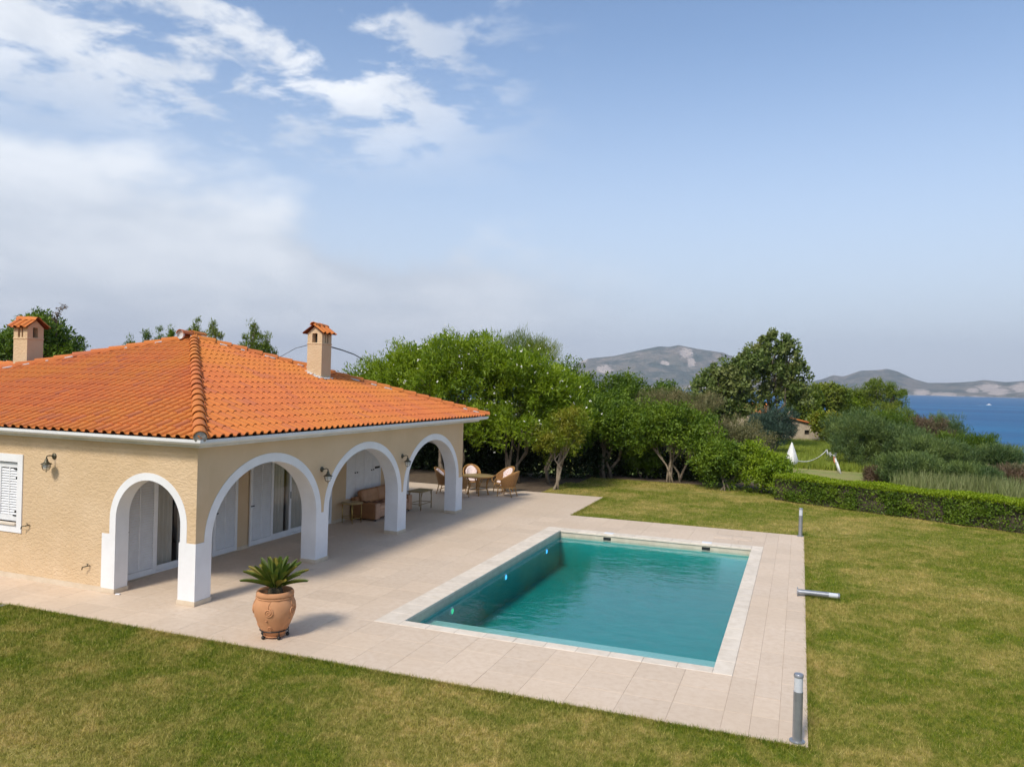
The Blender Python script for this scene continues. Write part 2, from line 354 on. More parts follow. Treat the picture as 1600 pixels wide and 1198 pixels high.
mc = t.mix(t.ramp(t.noise(0.0042, 7, 0.65), 0.40, 0.62), (0.075, 0.105, 0.075), (0.26, 0.225, 0.165))
mc = t.mix(t.ramp(t.noise(0.0075, 7, 0.72, t.scaled(1, 1, 2.2)), 0.53, 0.68), mc, (0.42, 0.33, 0.25))
at = t.new('ShaderNodeAttribute', attribute_name='pale'); 
mc = t.mix(t.ramp(t.math('ADD', at.outputs['Fac'], t.math('MULTIPLY', t.math('SUBTRACT', t.noise(0.016, 8, 0.78), 0.5), 2.6)), 0.45, 0.62), mc, (0.66, 0.55, 0.46))
t.color(mc); t.b.inputs['Roughness'].default_value = 1.0; t.b.inputs['Specular IOR Level'].default_value = 0.0
t.bump(t.noise(0.0055, 8, 0.7), 1.0, 110.0); MATS['mountain'] = t.m

# ------------------------------------------------------------------ mesh helpers
rng = np.random.default_rng(7)
random.seed(7)
class MB:
    def __init__(s): s.v = []; s.f = []; s.sm = []
    def add(s, vs, fs, smooth=False):
        b = len(s.v); s.v += [tuple(p) for p in vs]
        for f in fs: s.f.append(tuple(b + i for i in f)); s.sm.append(smooth)
        return s
    def box(s, x0, y0, z0, x1, y1, z1):
        x0, x1 = min(x0, x1), max(x0, x1); y0, y1 = min(y0, y1), max(y0, y1); z0, z1 = min(z0, z1), max(z0, z1)
        v = [(x0, y0, z0), (x1, y0, z0), (x1, y1, z0), (x0, y1, z0), (x0, y0, z1), (x1, y0, z1), (x1, y1, z1), (x0, y1, z1)]
        return s.add(v, [(3, 2, 1, 0), (4, 5, 6, 7), (0, 1, 5, 4), (1, 2, 6, 5), (2, 3, 7, 6), (3, 0, 4, 7)])
    def cbox(s, x0, y0, z0, x1, y1, z1, c=0.01):
        """box with chamfered edges"""
        bm = bmesh.new(); m = MB().box(x0, y0, z0, x1, y1, z1)
        vs_ = [bm.verts.new(p) for p in m.v]
        for f in m.f: bm.faces.new([vs_[i] for i in f])
        bmesh.ops.bevel(bm, geom=list(bm.edges), offset=c, segments=2, profile=0.6, affect='EDGES')
        bm.verts.index_update()
        s.add([tuple(q.co) for q in bm.verts], [tuple(q.index for q in f.verts) for f in bm.faces], True); bm.free(); return s
    def prism(s, poly, ext):
        n = len(poly); e = Vector(ext); a = [Vector(p) for p in poly]
        nn = Vector((0, 0, 0))
        for i in range(n): nn += a[i].cross(a[(i + 1) % n])
        if nn.dot(e) > 0: a = a[::-1]
        v = a + [p + e for p in a]
        fs = [tuple(range(n)), tuple(range(2 * n - 1, n - 1, -1))]
        fs += [((i + 1) % n, i, n + i, n + (i + 1) % n) for i in range(n)]
        return s.add(v, fs)
    def strip_prism(s, inner, outer, ext, smooth=False):
        """a band between two curves of equal length, extruded: quads only"""
        e = Vector(ext); n = len(inner)
        i0 = [Vector(p) for p in inner]; o0 = [Vector(p) for p in outer]
        v = i0 + o0 + [p + e for p in i0] + [p + e for p in o0]; I, O, I2, O2 = 0, n, 2 * n, 3 * n
        nrm = (i0[1] - i0[0]).cross(o0[0] - i0[0]); flip = nrm.dot(e) > 0
        fs = []
        for k in range(n - 1):
            q = [(I + k, I + k + 1, O + k + 1, O + k), (I2 + k, O2 + k, O2 + k + 1, I2 + k + 1), (I + k, I2 + k, I2 + k + 1, I + k + 1), (O + k, O + k + 1, O2 + k + 1, O2 + k)]
            fs += [tuple(reversed(f)) if flip else f for f in q]
        for k in (0, n - 1):
            f = (I + k, O + k, O2 + k, I2 + k); fs.append(f if (k == 0) != flip else tuple(reversed(f)))
        return s.add(v, fs, smooth)
    def tube(s, pts, rad, n=8, cap=True, smooth=True):
        pts = [Vector(p) for p in pts]; m = len(pts)
        if isinstance(rad, (int, float)): rad = [rad] * m
        v = []; ref = None
        for i, p in enumerate(pts):
            d = (pts[min(i + 1, m - 1)] - pts[max(i - 1, 0)]).normalized()
            if ref is None: ref = Vector((0, 0, 1)) if abs(d.z) < 0.9 else Vector((1, 0, 0))
            a = (ref - d * ref.dot(d)).normalized(); b = d.cross(a); ref = a
            for k in range(n):
                w = 2 * math.pi * k / n; v.append(p + (a * math.cos(w) + b * math.sin(w)) * rad[i])
        fs = [(i * n + k, i * n + (k + 1) % n, (i + 1) * n + (k + 1) % n, (i + 1) * n + k) for i in range(m - 1) for k in range(n)]
        s.add(v, fs, smooth)
        if cap:
            b0 = len(s.v) - len(v)
            s.f.append(tuple(b0 + k for k in range(n - 1, -1, -1))); s.sm.append(False)
            s.f.append(tuple(b0 + (m - 1) * n + k for k in range(n))); s.sm.append(False)
        return s
    def lathe(s, prof, c=(0, 0, 0), n=24, smooth=True, cap=True):
        v = []
        for r, z in prof:
            for k in range(n):
                w = 2 * math.pi * k / n; v.append((c[0] + r * math.cos(w), c[1] + r * math.sin(w), c[2] + z))
        m = len(prof)
        fs = [(i * n + k, i * n + (k + 1) % n, (i + 1) * n + (k + 1) % n, (i + 1) * n + k) for i in range(m - 1) for k in range(n)]
        b0 = len(s.v); s.add(v, fs, smooth)
        if cap:
            s.f.append(tuple(b0 + k for k in range(n - 1, -1, -1))); s.sm.append(False)
            s.f.append(tuple(b0 + (m - 1) * n + k for k in range(n))); s.sm.append(False)
        return s
    def xf(s, M):
        s.v = [tuple(M @ Vector(p)) for p in s.v]; return s
    def merge(s, o):
        b = len(s.v); s.v += o.v; s.f += [tuple(b + i for i in f) for f in o.f]; s.sm += o.sm; return s
    def mesh(s, name, m):
        me = bpy.data.meshes.new(name); me.from_pydata(s.v, [], s.f)
        me.polygons.foreach_set('use_smooth', s.sm)
        if m: me.materials.append(MATS[m])
        me.update(); return me
    def build(s, name, m, parent=None, **kw):
        return put(name, s.mesh(name, m), parent, **kw)

def put(name, me, parent=None, world=True, loc=None, **kw):
    """link one mesh object; parts of a thing built in place are given world coordinates"""
    o = bpy.data.objects.new(name, me); col.objects.link(o)
    if parent is not None:
        o.parent = parent
        if world and parent.parent is None and parent.type == 'EMPTY': o.location = -parent.location
    if loc is not None: o.location = loc
    for k, v in kw.items(): o[k] = v
    return o
def root(name, label, cat, loc=(0, 0, 0), group=None, rz=0.0):
    e = bpy.data.objects.new(name, None); e.empty_display_size = 0.1; col.objects.link(e); e.location = loc; e.rotation_euler.z = rz
    e['label'] = label; e['category'] = cat
    if group: e['group'] = group
    return e
def tag(o, label, cat=None, group=None, kind=None):
    o['label'] = label
    if cat: o['category'] = cat
    if group: o['group'] = group
    if kind: o['kind'] = kind
    return o
def copy_tree(o, parent=None):
    c = o.copy(); col.objects.link(c); c.parent = parent
    for ch in o.children:
        copy_tree(ch, c)
    return c
def np_mesh(name, V, F, m, smooth=False):
    """V (n,3), F (k,3|4) numpy -> mesh"""
    me = bpy.data.meshes.new(name); k = F.shape[1]
    me.vertices.add(len(V)); me.vertices.foreach_set('co', np.ascontiguousarray(V, np.float32).ravel())
    me.loops.add(F.size); me.loops.foreach_set('vertex_index', np.ascontiguousarray(F, np.int32).ravel())
    me.polygons.add(len(F)); me.polygons.foreach_set('loop_start', np.arange(0, F.size, k, dtype=np.int32))
    if smooth: me.polygons.foreach_set('use_smooth', np.ones(len(F), bool))
    me.materials.append(MATS[m]); me.update(calc_edges=True); return me
def fbm(x, y, seed=0, octv=5, gain=0.5):
    r = np.random.default_rng(seed); T = r.random((256, 256)); out = np.zeros_like(x, float); a, tot = 1.0, 0.0
    for o in range(octv):
        xf, yf = x * 2 ** o + 17.3 * o, y * 2 ** o + 9.1 * o
        xi, yi = np.floor(xf).astype(int), np.floor(yf).astype(int); u, v = xf - xi, yf - yi
        u, v = u * u * (3 - 2 * u), v * v * (3 - 2 * v)
        q = lambda i, j: T[(xi + i) % 256, (yi + j) % 256]
        out += a * ((q(0, 0) * (1 - u) + q(1, 0) * u) * (1 - v) + (q(0, 1) * (1 - u) + q(1, 1) * u) * v); tot += a; a *= gain
    return out / tot
def unit(a): return a / np.maximum(np.linalg.norm(a, axis=1, keepdims=True), 1e-9)
def smooth01(x): x = np.clip(x, 0, 1); return x * x * (3 - 2 * x)

# ================================================================== SETTING
SEA_Z = -8.0
TX0, TX1, TY0, TY1, TY2, TXS = -26.0, 0.18, 9.76, 23.85, 28.3, -6.85       # terrace outline
PX0, PX1, PY0, PY1 = -6.41, -1.11, 11.92, 21.24                            # pool
CX0, CX1, CY0, CY1 = -6.87, -0.84, 11.70, 21.62                            # outer edge of the coping

def ground_z(x, y):
    x = np.asarray(x, float); y = np.asarray(y, float)
    z = -0.08 - 1.6 * smooth01((y - 34.0) / 15.0) - 0.5 * smooth01((y - 100) / 120)
    z = z + 0.35 * (fbm(x * 0.05, y * 0.05, 3, 4) - 0.5) * smooth01((y - 33) / 12) * 2
    edge = 14.5 + 0.035 * (y - 40) + 3.0 * (fbm(x * 0.0 + 5.0, y * 0.06, 5, 3) - 0.5) - 14 * smooth01((y - 118) / 60)
    drop = smooth01((x - edge) / 11.0)
    z = z * (1 - drop) + (SEA_Z - 1.2) * drop
    far = smooth01((y - 235) / 40); z = z * (1 - far) + (SEA_Z - 1.2) * far
    inside = smooth01((x + 27) / 1.0) * smooth01((1.0 - x) / 1.0) * smooth01((y - 9.4) / 1.0) * smooth01((28.2 - y) / 1.0)
    inside = np.where((y > 23) & (x > -7.5), inside * smooth01((24.2 - y) / 1.0), inside)
    return z - 1.9 * inside
xs = np.unique(np.concatenate([np.linspace(-600, -60, 28), np.arange(-60, 40, 1.0), np.linspace(40, 70, 8)]))
ys = np.unique(np.concatenate([np.linspace(-200, -10, 12), np.arange(-10, 130, 1.0), np.linspace(130, 290, 40)]))
X, Y = np.meshgrid(xs, ys); Z = ground_z(X, Y)
nx, ny = len(xs), len(ys); idx = np.arange(nx * ny).reshape(ny, nx)
F = np.stack([idx[:-1, :-1], idx[:-1, 1:], idx[1:, 1:], idx[1:, :-1]], -1).reshape(-1, 4)
tag(put('terrain', np_mesh('terrain', np.stack([X, Y, Z], -1).reshape(-1, 3), F, 'terrain', True)), 'rough grassy headland falling to the sea beyond the garden', kind='structure')
m = MB()
S = 10800
m.add([(-S, -S, SEA_Z), (S, -S, SEA_Z), (S, S, SEA_Z), (-S, S, SEA_Z)], [(0, 1, 2, 3)])
tag(m.build('sea', 'sea'), 'blue sea stretching from the shore to the far coast', kind='structure')

# lawn sheets round the terrace, bed of soil under the trees
def grid_sheet(rects, z, name, mat, label, bumpy=0.0):
    m = MB()
    for (x0, y0, x1, y1) in rects: m.add([(x0, y0, z), (x1, y0, z), (x1, y1, z), (x0, y1, z)], [(0, 1, 2, 3)])
    return tag(m.build(name, mat), label, kind='structure')
grid_sheet([(-60, -30, 14, TY0), (TX1, TY0, 14, 31.6), (TXS, TY1, TX1, 31.6), (-9.4, TY2, TXS, 31.6), (-8.9, 31.6, 0.6, 34.4)], -0.03, 'lawn', 'lawn', 'clipped lawn, green with dry straw coloured patches')
grid_sheet([(-60, TY2, -9.4, 34.5), (-9.4, 31.6, -8.9, 36.5), (-8.9, 34.4, 0.0, 36.5), (-60, TY0, TX0, TY2)], -0.034, 'planting_bed', 'soil', 'bare dark soil under the trees beside the terrace')
m = MB().box(-26, 8.75, -0.09, -13.25, TY0 - 0.02, -0.012); tag(m.build('path', 'concrete'), 'grey concrete path strip beside the near house wall', kind='structure')

# terrace: bed plus single tiles
m = MB()
for (x0, y0, x1, y1) in [(TX0, TY0, TX1, CY0), (TX0, CY0, CX0, CY1), (CX1, CY0, TX1, CY1), (TX0, CY1, TX1, TY1), (TX0, TY1, TXS, TY2)]:
    m.box(x0 + 0.002, y0 + 0.002 * (y0 == TY0), -0.15, x1 - 0.002, y1, -0.007)
terrace = tag(m.build('terrace', 'grout'), 'pale stone paved terrace between house, pool and lawn', kind='structure')
xb = [TX1 - 0.34 * k for k in range(4)] + [CX1 - (CX1 - CX0) / 9 * k for k in range(1, 10)]
while xb[-1] > TX0 + 0.3: xb.append(xb[-1] - 0.66)
yb = list(np.linspace(TY0, CY0, 4)) + list(np.linspace(CY0, CY1, 16))[1:] + list(np.linspace(CY1, TY1, 4))[1:] + list(np.linspace(TY1, TY2, 8))[1:]
cells = []
for a, b in zip(xb[1:], xb[:-1]):
    for c, d in zip(yb[:-1], yb[1:]):
        mx_, my_ = (a + b) / 2, (c + d) / 2
        if CX0 < mx_ < CX1 and CY0 < my_ < CY1: continue
        if my_ > TY1 and mx_ > TXS: continue
        if my_ > TY1 and b > TXS: b2 = TXS
        else: b2 = b
        if mx_ < -12.9 and 11.3 < my_ < 22.5: continue
        cells.append((a, c, b2, d))
def view_score(p):
    d = Vector(p) - camo.location; z = d.dot(CF)
    if z < 0.5: return 1e6
    px, py = 800 + FPX * d.dot(CR) / z, 599 - FPX * d.dot(CU) / z
    off = max(0, -px - 20, px - 1620, py - 1215)
    return z + off * 5
cells.sort(key=lambda c: view_score(((c[0] + c[2]) / 2, (c[1] + c[3]) / 2, 0)))
def slab(w, h, t=0.03, ch=0.0018, gap=0.0013):
    w, h = w / 2 - gap, h / 2 - gap; m = MB()
    v = [(-w, -h, -t), (w, -h, -t), (w, h, -t), (-w, h, -t), (-w, -h, -ch), (w, -h, -ch), (w, h, -ch), (-w, h, -ch)]
    a, b = w - ch, h - ch; v += [(-a, -b, 0), (a, -b, 0), (a, b, 0), (-a, b, 0)]
    fs = [(0, 1, 5, 4), (1, 2, 6, 5), (2, 3, 7, 6), (3, 0, 4, 7), (4, 5, 9, 8), (5, 6, 10, 9), (6, 7, 11, 10), (7, 4, 8, 11), (8, 9, 10, 11)]
    return m.add(v, fs)
cache = {}; rest = MB()
for i, (a, c, b, d) in enumerate(cells):
    w, h = b - a, d - c; dz = random.uniform(-0.0012, 0.0012)
    if i < 300:
        key = (round(w, 3), round(h, 3))
        if key not in cache: cache[key] = slab(w, h).mesh('paving_tile', 'paving')
        put('paving_tile', cache[key], terrace, loc=((a + b) / 2, (c + d) / 2, dz))
    else:
        rest.merge(slab(w, h).xf(Matrix.Translation(((a + b) / 2, (c + d) / 2, dz))))
rest.build('paving_tile_field', 'paving', terrace, kind='stuff')

# mountains over the water
def mountain(name, label, prof, D, depth, seed, pale_spots, coast=0.25):
    pts = []
    for px, py in prof:
        d = pix_dir(px, py); hl_ = math.hypot(d.x, d.y); pts.append((math.atan2(d.x, d.y), d.z / hl_))
    az = np.array([p[0] for p in pts]); el = np.array([p[1] for p in pts])
    A = np.linspace(az[0], az[-1], 320); rr = np.linspace(0, 1, 70)
    AA, RR = np.meshgrid(A, rr)
    rad = D + depth * RR
    XX, YY = rad * np.sin(AA), rad * np.cos(AA)
    e = np.interp(AA, az, el)
    ridge = D + depth * 0.62
    hr = CAM_H + e * ridge - SEA_Z
    n = fbm(XX / 900, YY / 900, seed, 6, 0.55); n2 = fbm(XX / 260, YY / 260, seed + 1, 5, 0.55)
    up = smooth01(RR / 0.62) ** 0.75; dn = 1 - smooth01((RR - 0.62) / 0.38)
    sh = np.where(RR < 0.62, up, dn)
    cliff = 1 - np.exp(-RR / 0.03)
    H_ = hr * np.clip(sh * (0.72 + 0.28 * np.where(abs(RR - 0.62) < 0.05, 1, 1)) + (n - 0.5) * 0.75 * sh * (1 - np.exp(-((RR - 0.62) / 0.16) ** 2)), 0, 1.0)
    H_ = H_ * np.where(abs(RR - 0.62) < 0.30, 1 / 1.0, 1) + (n2 - 0.5) * 0.22 * hr * sh * (1 - 0.8 * np.exp(-((RR - 0.62) / 0.07) ** 2)) + hr * coast * 0.35 * cliff * (0.4 + n2) * (1 - up)
    # let the crest reach the measured skyline
    crest = np.interp(A, az, el) * 0 + (H_ + SEA_Z - CAM_H).__truediv__(rad).max(0)
    want = np.interp(A, az, el); f_ = (want * ridge + CAM_H - SEA_Z) / np.maximum(crest * ridge + CAM_H - SEA_Z, 1.0)
    H_ = H_ * np.clip(f_, 0.5, 1.8)[None, :]
    ZZ = SEA_Z - 3 + np.maximum(H_ + 3 * (RR > 0.0), 0) * (RR > 0)
    V = np.stack([XX, YY, ZZ], -1).reshape(-1, 3); k = len(A); ix = np.arange(V.shape[0]).reshape(len(rr), k)
    F = np.stack([ix[:-1, :-1], ix[1:, :-1], ix[1:, 1:], ix[:-1, 1:]], -1).reshape(-1, 4)
    me = np_mesh(name, V, F, 'mountain', True)
    pale = np.zeros(len(V), np.float32)
    for px, py, sx, sy in pale_spots:
        d = pix_dir(px, py); a0 = math.atan2(d.x, d.y); e0 = d.z / math.hypot(d.x, d.y)
        ee = ((ZZ - CAM_H) / rad).ravel(); aa = AA.ravel()
        pale = np.maximum(pale, np.exp(-(((aa - a0) * FPX / sx) ** 2 + ((ee - e0) * FPX / sy) ** 2)).astype(np.float32))
    pale = np.maximum(pale, (0.62 * np.exp(-RR / 0.045)).ravel().astype(np.float32))
    at_ = me.attributes.new('pale', 'FLOAT', 'POINT'); at_.data.foreach_set('value', pale)
    return tag(put(name, me), label, kind='structure')
mountain('mountain', 'hazy mountain with white quarry scars behind the trees', [(790, 606), (850, 590), (893, 574), (905, 566), (920, 560), (960, 556), (1000, 547), (1030, 541), (1045, 542), (1060, 539), (1090, 545), (1130, 551), (1180, 572), (1230, 590), (1290, 604), (1340, 612)],
         6200, 2600, 11, [(1072, 552, 12, 9), (1080, 566, 7, 9), (1040, 567, 8, 4.5), (945, 577, 14, 8), (912, 562, 7, 5)])
mountain('mountain', 'long pale coastal ridge across the water by the horizon', [(1180, 614), (1250, 600), (1285, 592), (1302, 586), (1318, 588), (1345, 579), (1372, 578), (1386, 576), (1402, 580), (1428, 592), (1450, 598), (1480, 598), (1503, 597), (1520, 596), (1538, 593.5), (1552, 595), (1572, 597), (1600, 595), (1660, 597), (1720, 601), (1800, 608), (1900, 619)],
         7000, 2400, 23, [(1440, 613, 12, 5), (1545, 606, 14, 8), (1560, 612, 16, 6), (1475, 616, 20, 3), (1596, 606, 14, 8), (1410, 616, 10, 4), (1520, 610, 10, 4)])

# ================================================================== POOL
WATER_Z = -0.15
pool = root('swimming_pool', 'rectangular swimming pool of turquoise water set into the pale terrace', 'pool', ((PX0 + PX1) / 2, (PY0 + PY1) / 2, 0))
FL = -1.0
m = MB()
b = 0.25
m.box(PX0 - b, PY0 - b, FL - 0.2, PX1 + b, PY1 + b, FL)                               # floor
m.box(PX0 - b, PY0 - b, FL, PX0, PY1 + b, -0.21); m.box(PX1, PY0 - b, FL, PX1 + b, PY1 + b, -0.21)
m.box(PX0, PY0 - b, FL, PX1, PY0, -0.21); m.box(PX0, PY1, FL, PX1, PY1 + b, -0.21)
m.build('basin', 'pool_plaster', pool)
m = MB(); m.prism([(PX0, PY0, FL), (PX0, PY0, -0.27), (PX0, PY0 + 1.15, -0.30), (PX0, PY0 + 2.0, FL)], (PX1 - PX0, 0, 0))
m.build('shallow_step', 'pool_step', pool)
m = MB()
m.box(PX0 - b, PY0 - b, -0.21, PX0 - 0.012, PY1 + b, -0.042); m.box(PX1 + 0.012, PY0 - b, -0.21, PX1 + b, PY1 + b, -0.042)
m.box(PX0 - 0.012, PY0 - b, -0.21, PX1 + 0.012, PY0 - 0.012, -0.042); m.box(PX0 - 0.012, PY1 + 0.012, -0.21, PX1 + 0.012, PY1 + b, -0.042)
m.build('waterline_band', 'pool_band', pool)
def stones(x0, y0, x1, y1, n, along):
    for k in range(n):
        a, c = k / n, (k + 1) / n
        if along == 'y': r_ = (x0, y0 + (y1 - y0) * a, x1, y0 + (y1 - y0) * c)
        else: r_ = (x0 + (x1 - x0) * a, y0, x0 + (x1 - x0) * c, y1)
        w, h = r_[2] - r_[0], r_[3] - r_[1]; key = ('c', round(w, 3), round(h, 3))
        if key not in cache: cache[key] = slab(w, h, 0.046, 0.005, 0.0018).mesh('coping_stone', 'coping')
        put('coping_stone', cache[key], pool, world=False, loc=Vector(((r_[0] + r_[2]) / 2, (r_[1] + r_[3]) / 2, 0.005 + random.uniform(0, 0.002))) - pool.location)
stones(CX0, CY0, PX0 + 0.02, CY1, 17, 'y'); stones(PX1 - 0.02, CY0, CX1, CY1, 17, 'y')
stones(PX0 + 0.02, CY0, PX1 - 0.02, PY0 + 0.02, 10, 'x'); stones(PX0 + 0.02, PY1 - 0.02, PX1 - 0.02, CY1, 10, 'x')
for sx in (-5.02, -2.30):
    sk = MB()
    sk.box(sx - 0.15, PY1 + 0.004, -0.20, sx - 0.11, PY1 + 0.016, -0.055); sk.box(sx + 0.11, PY1 + 0.004, -0.20, sx + 0.15, PY1 + 0.016, -0.055)
    sk.box(sx - 0.11, PY1 + 0.004, -0.20, sx + 0.11, PY1 + 0.016, -0.16); sk.box(sx - 0.11, PY1 + 0.004, -0.075, sx + 0.11, PY1 + 0.016, -0.055)
    s_ = sk.build('skimmer', 'pool_band', pool)
    MB().box(sx - 0.11, PY1 + 0.010, -0.16, sx + 0.11, PY1 + 0.0135, -0.075).build('mouth', 'mouth_black', s_)  # thin black panel in place of the open mouth
    MB().cbox(sx - 0.13, PY1 + 0.10, 0.0, sx + 0.13, PY1 + 0.34, 0.014, 0.004).build('lid', 'skimmer_white', s_)
for ly, mt in ((13.91, 'lamp_green'), (16.87, 'lamp_blue'), (19.95, 'lamp_blue')):
    k = MB().lathe([(0.085, 0), (0.085, 0.018), (0.06, 0.03), (0.0, 0.032)], n=16, cap=False).xf(Matrix.Translation((PX0, ly, -0.36)) @ Matrix.Rotation(R(90), 4, 'Y'))
    l_ = k.build('underwater_lamp', 'skimmer_white', pool)
    MB().lathe([(0.055, 0.031), (0.035, 0.042), (0.0, 0.044)], n=14, cap=False).xf(Matrix.Translation((PX0, ly, -0.36)) @ Matrix.Rotation(R(90), 4, 'Y')).build('lens', mt, l_)
m = MB().box(PX0 - 0.02, PY0 - 0.02, FL - 0.02, PX1 + 0.02, PY1 + 0.02, WATER_Z)
tag(m.build('pool_water', 'pool_water'), 'clear turquoise water filling the swimming pool', kind='structure')
m = MB().cbox(-2.2, 22.28, 0.0, -1.72, 22.9, 0.006, 0.002); tag(m.build('access_cover', 'paving'), 'flat stone cover plate in the paving nearer the left skimmer behind the pool', 'cover', 'cover plates behind the pool')
m = MB().cbox(-1.68, 22.28, 0.0, -1.2, 22.9, 0.006, 0.002); tag(m.build('access_cover', 'paving'), 'flat stone cover plate in the paving nearer the tall bollard light', 'cover', 'cover plates behind the pool')

# ================================================================== VILLA
XF, XB, YL, YR = -10.2, -10.58, 11.03, 22.72          # outer / inner face of the porch front, side walls
XI = -12.6                                            # wall at the back of the porch
WT = 2.9                                              # wall top
villa = root('villa', 'single storey cream villa with orange hipped tile roof and white arched porch', 'house', (-16.4, 17.3, 0))
def ell(cy, a, b_, z0, n=36, t0=0.0, t1=math.pi):
    return [(cy - a * math.cos(t0 + (t1 - t0) * k / n), z0 + b_ * math.sin(t0 + (t1 - t0) * k / n)) for k in range(n + 1)]
piers = [(11.03, 11.43), (14.72, 15.20), (18.48, 18.96), (22.24, 22.72)]
SP = 1.13
arches = [((piers[i][1] + piers[i + 1][0]) / 2, (piers[i + 1][0] - piers[i][1]) / 2) for i in range(3)]
RI, RO = 1.32, 1.50                                    # rise of the inner and outer edge of the band
BW = 0.19
mid = lambda a: (a + BW * 0.5, (RI + RO) / 2)
# porch front wall above the springing, arches cut out of its lower edge
poly = [(YL, WT), (YL, SP)]
for cy, a in arches:
    am, bm_ = mid(a)
    poly += [(y, z) for y, z in ell(cy, am, bm_, SP)]
poly += [(YR, SP), (YR, WT)]
# split per bay so that each polygon stays simple
cuts = [YL + 0.30] + [(piers[i][0] + piers[i][1]) / 2 for i in (1, 2)] + [YR - 0.30]
m = MB()
for i, (cy, a) in enumerate(arches):
    am, bm_ = mid(a); e_ = ell(cy, am, bm_, SP)
    lo, hi = cuts[i], cuts[i + 1]
    bot = [(lo, SP)] + e_ + [(hi, SP)]
    topp = [(lo, WT)] + [(y, WT) for y, z in e_] + [(hi, WT)]
    m.strip_prism([(XB + 0.004, y, z) for y, z in bot], [(XB + 0.004, y, z) for y, z in topp], (XF - XB - 0.008, 0, 0))
m.build('porch_wall', 'stucco_smooth', villa)
for cy, a in arches:
    m = MB(); m.strip_prism([(XB - 0.006, y, z) for y, z in ell(cy, a, RI, SP)], [(XB - 0.006, y, z) for y, z in ell(cy, a + BW, RO, SP)], (XF - XB + 0.012, 0, 0), True)
    o = m.build('arch_trim', 'white_paint', villa); o.data.set_sharp_from_angle(angle=R(40))
for i, (a, c) in enumerate(piers):
    x0, x1 = XB - 0.006, XF + 0.006
    y0, y1 = (a - 0.006 if i == 0 else a), (c + 0.006 if i == 3 else c)
    MB().box(x0, y0, 0.085, x1, y1, SP).build('pier', 'white_paint', villa)
    MB().cbox(x0 - 0.014, y0 - 0.014, 0.0, x1 + 0.014, y1 + 0.014, 0.088, 0.004).build('pier_base', 'plinth', villa)
# end walls of the porch with one round arch each
SC, SA, SSP = -11.345, 0.785, 1.425
def end_wall(y0, y1, out, mat):
    m = MB(); am = SA + 0.07
    e_ = [(SC - am * math.cos(math.pi * k / 30), SSP + am * math.sin(math.pi * k / 30)) for k in range(31)]
    bot = [(-12.47, SP - 0.0)] + [(SC - am, SP)] + e_ + [(SC + am, SP)] + [(XF - 0.004, SP)]
    topp = [(-12.47, WT), (SC - am, WT)] + [(x, WT) for x, z in e_] + [(SC + am, WT), (XF - 0.004, WT)]
    m.strip_prism([(x, y0, z) for x, z in bot], [(x, y0, z) for x, z in topp], (0, y1 - y0, 0))
    m.build('gable_wall', mat, villa)
    m = MB()
    ci = [(SC - SA, SP)] + [(SC - SA * math.cos(math.pi * k / 30), SSP + SA * math.sin(math.pi * k / 30)) for k in range(31)] + [(SC + SA, SP)]
    co = [(SC - SA - 0.15, SP)] + [(SC - (SA + 0.15) * math.cos(math.pi * k / 30), SSP + (SA + 0.14) * math.sin(math.pi * k / 30)) for k in range(31)] + [(SC + SA + 0.15, SP)]
    m.strip_prism([(x, y0 - 0.006, z) for x, z in ci], [(x, y0 - 0.006, z) for x, z in co], (0, y1 - y0 + 0.012, 0), True)
    o = m.build('arch_trim', 'white_paint', villa); o.data.set_sharp_from_angle(angle=R(40))
    MB().box(-12.469, y0 - 0.006, 0.085, SC - SA, y1 + 0.006, SP).build('pier', 'white_paint', villa)
    MB().cbox(-12.46, y0 - 0.02, 0.0, SC - SA + 0.014, y1 + 0.02, 0.088, 0.004).build('pier_base', 'plinth', villa)
end_wall(YL, YL + 0.30, -1, 'stucco'); end_wall(YR - 0.30, YR, 1, 'stucco')
# the near side wall with its window
WX0, WX1, WZ0, WZ1 = -16.05, -14.77, 1.12, 2.34
XW = -22.8
m = MB(); t_ = 0.34
m.box(XW, YL, 0, WX0, YL + t_, WT); m.box(WX1, YL, 0, -12.47, YL + t_, WT); m.box(WX0, YL, 0, WX1, YL + t_, WZ0); m.box(WX0, YL, WZ1, WX1, YL + t_, WT)
m.build('side_wall', 'stucco', villa)
MB().box(XW, YL - 0.014, 0.0, -12.46, YL - 0.001, 0.10).build('skirting', 'plinth', villa)
m = MB(); m.box(XW, YR - t_, 0, -12.47, YR, WT); m.box(XW, YL + t_, 0, XW + t_, YR - t_, WT); m.build('rear_wall', 'stucco', villa)
# porch back wall with two door openings and a cupboard
D1, D2, CB = (12.45, 14.10), (16.25, 17.95), (19.66, 21.65)
DH = 2.14
m = MB(); xa, xc = XI - 0.26, XI
segs = [(YL + t_, D1[0]), (D1[1], D2[0]), (D2[1], CB[0]), (CB[1], YR - 0.38)]
for a, c in segs: m.box(xa, a, 0, xc, c, 2.78)
for a, c in (D1, D2): m.box(xa, a, DH, xc, c, 2.78)
m.box(xa, CB[0], 0, xc, CB[1], 0.62); m.box(xa, CB[0], 2.16, xc, CB[1], 2.78)
m.build('porch_back_wall', 'stucco_smooth', villa)
for a, c in segs: MB().box(XI + 0.001, a + 0.03, 0.0, XI + 0.013, c - 0.02, 0.085).build('skirting', 'plinth', villa)
MB().box(XI - 0.3, YL + 0.381, 2.62, XB - 0.008, YR - 0.381, 2.70).build('porch_ceiling', 'ceiling', villa)
m = MB(); m.box(-17.2, YL + t_, 0, XI - 0.26, YR - t_, 0.01); m.box(-17.3, YL + t_, 0, -17.2, YR - t_, 2.75); m.box(-17.2, YL + t_, 2.70, XI - 0.26, YR - t_, 2.75)
m.box(-17.2, 15.0, 0.01, XI - 0.26, 15.1, 2.7)
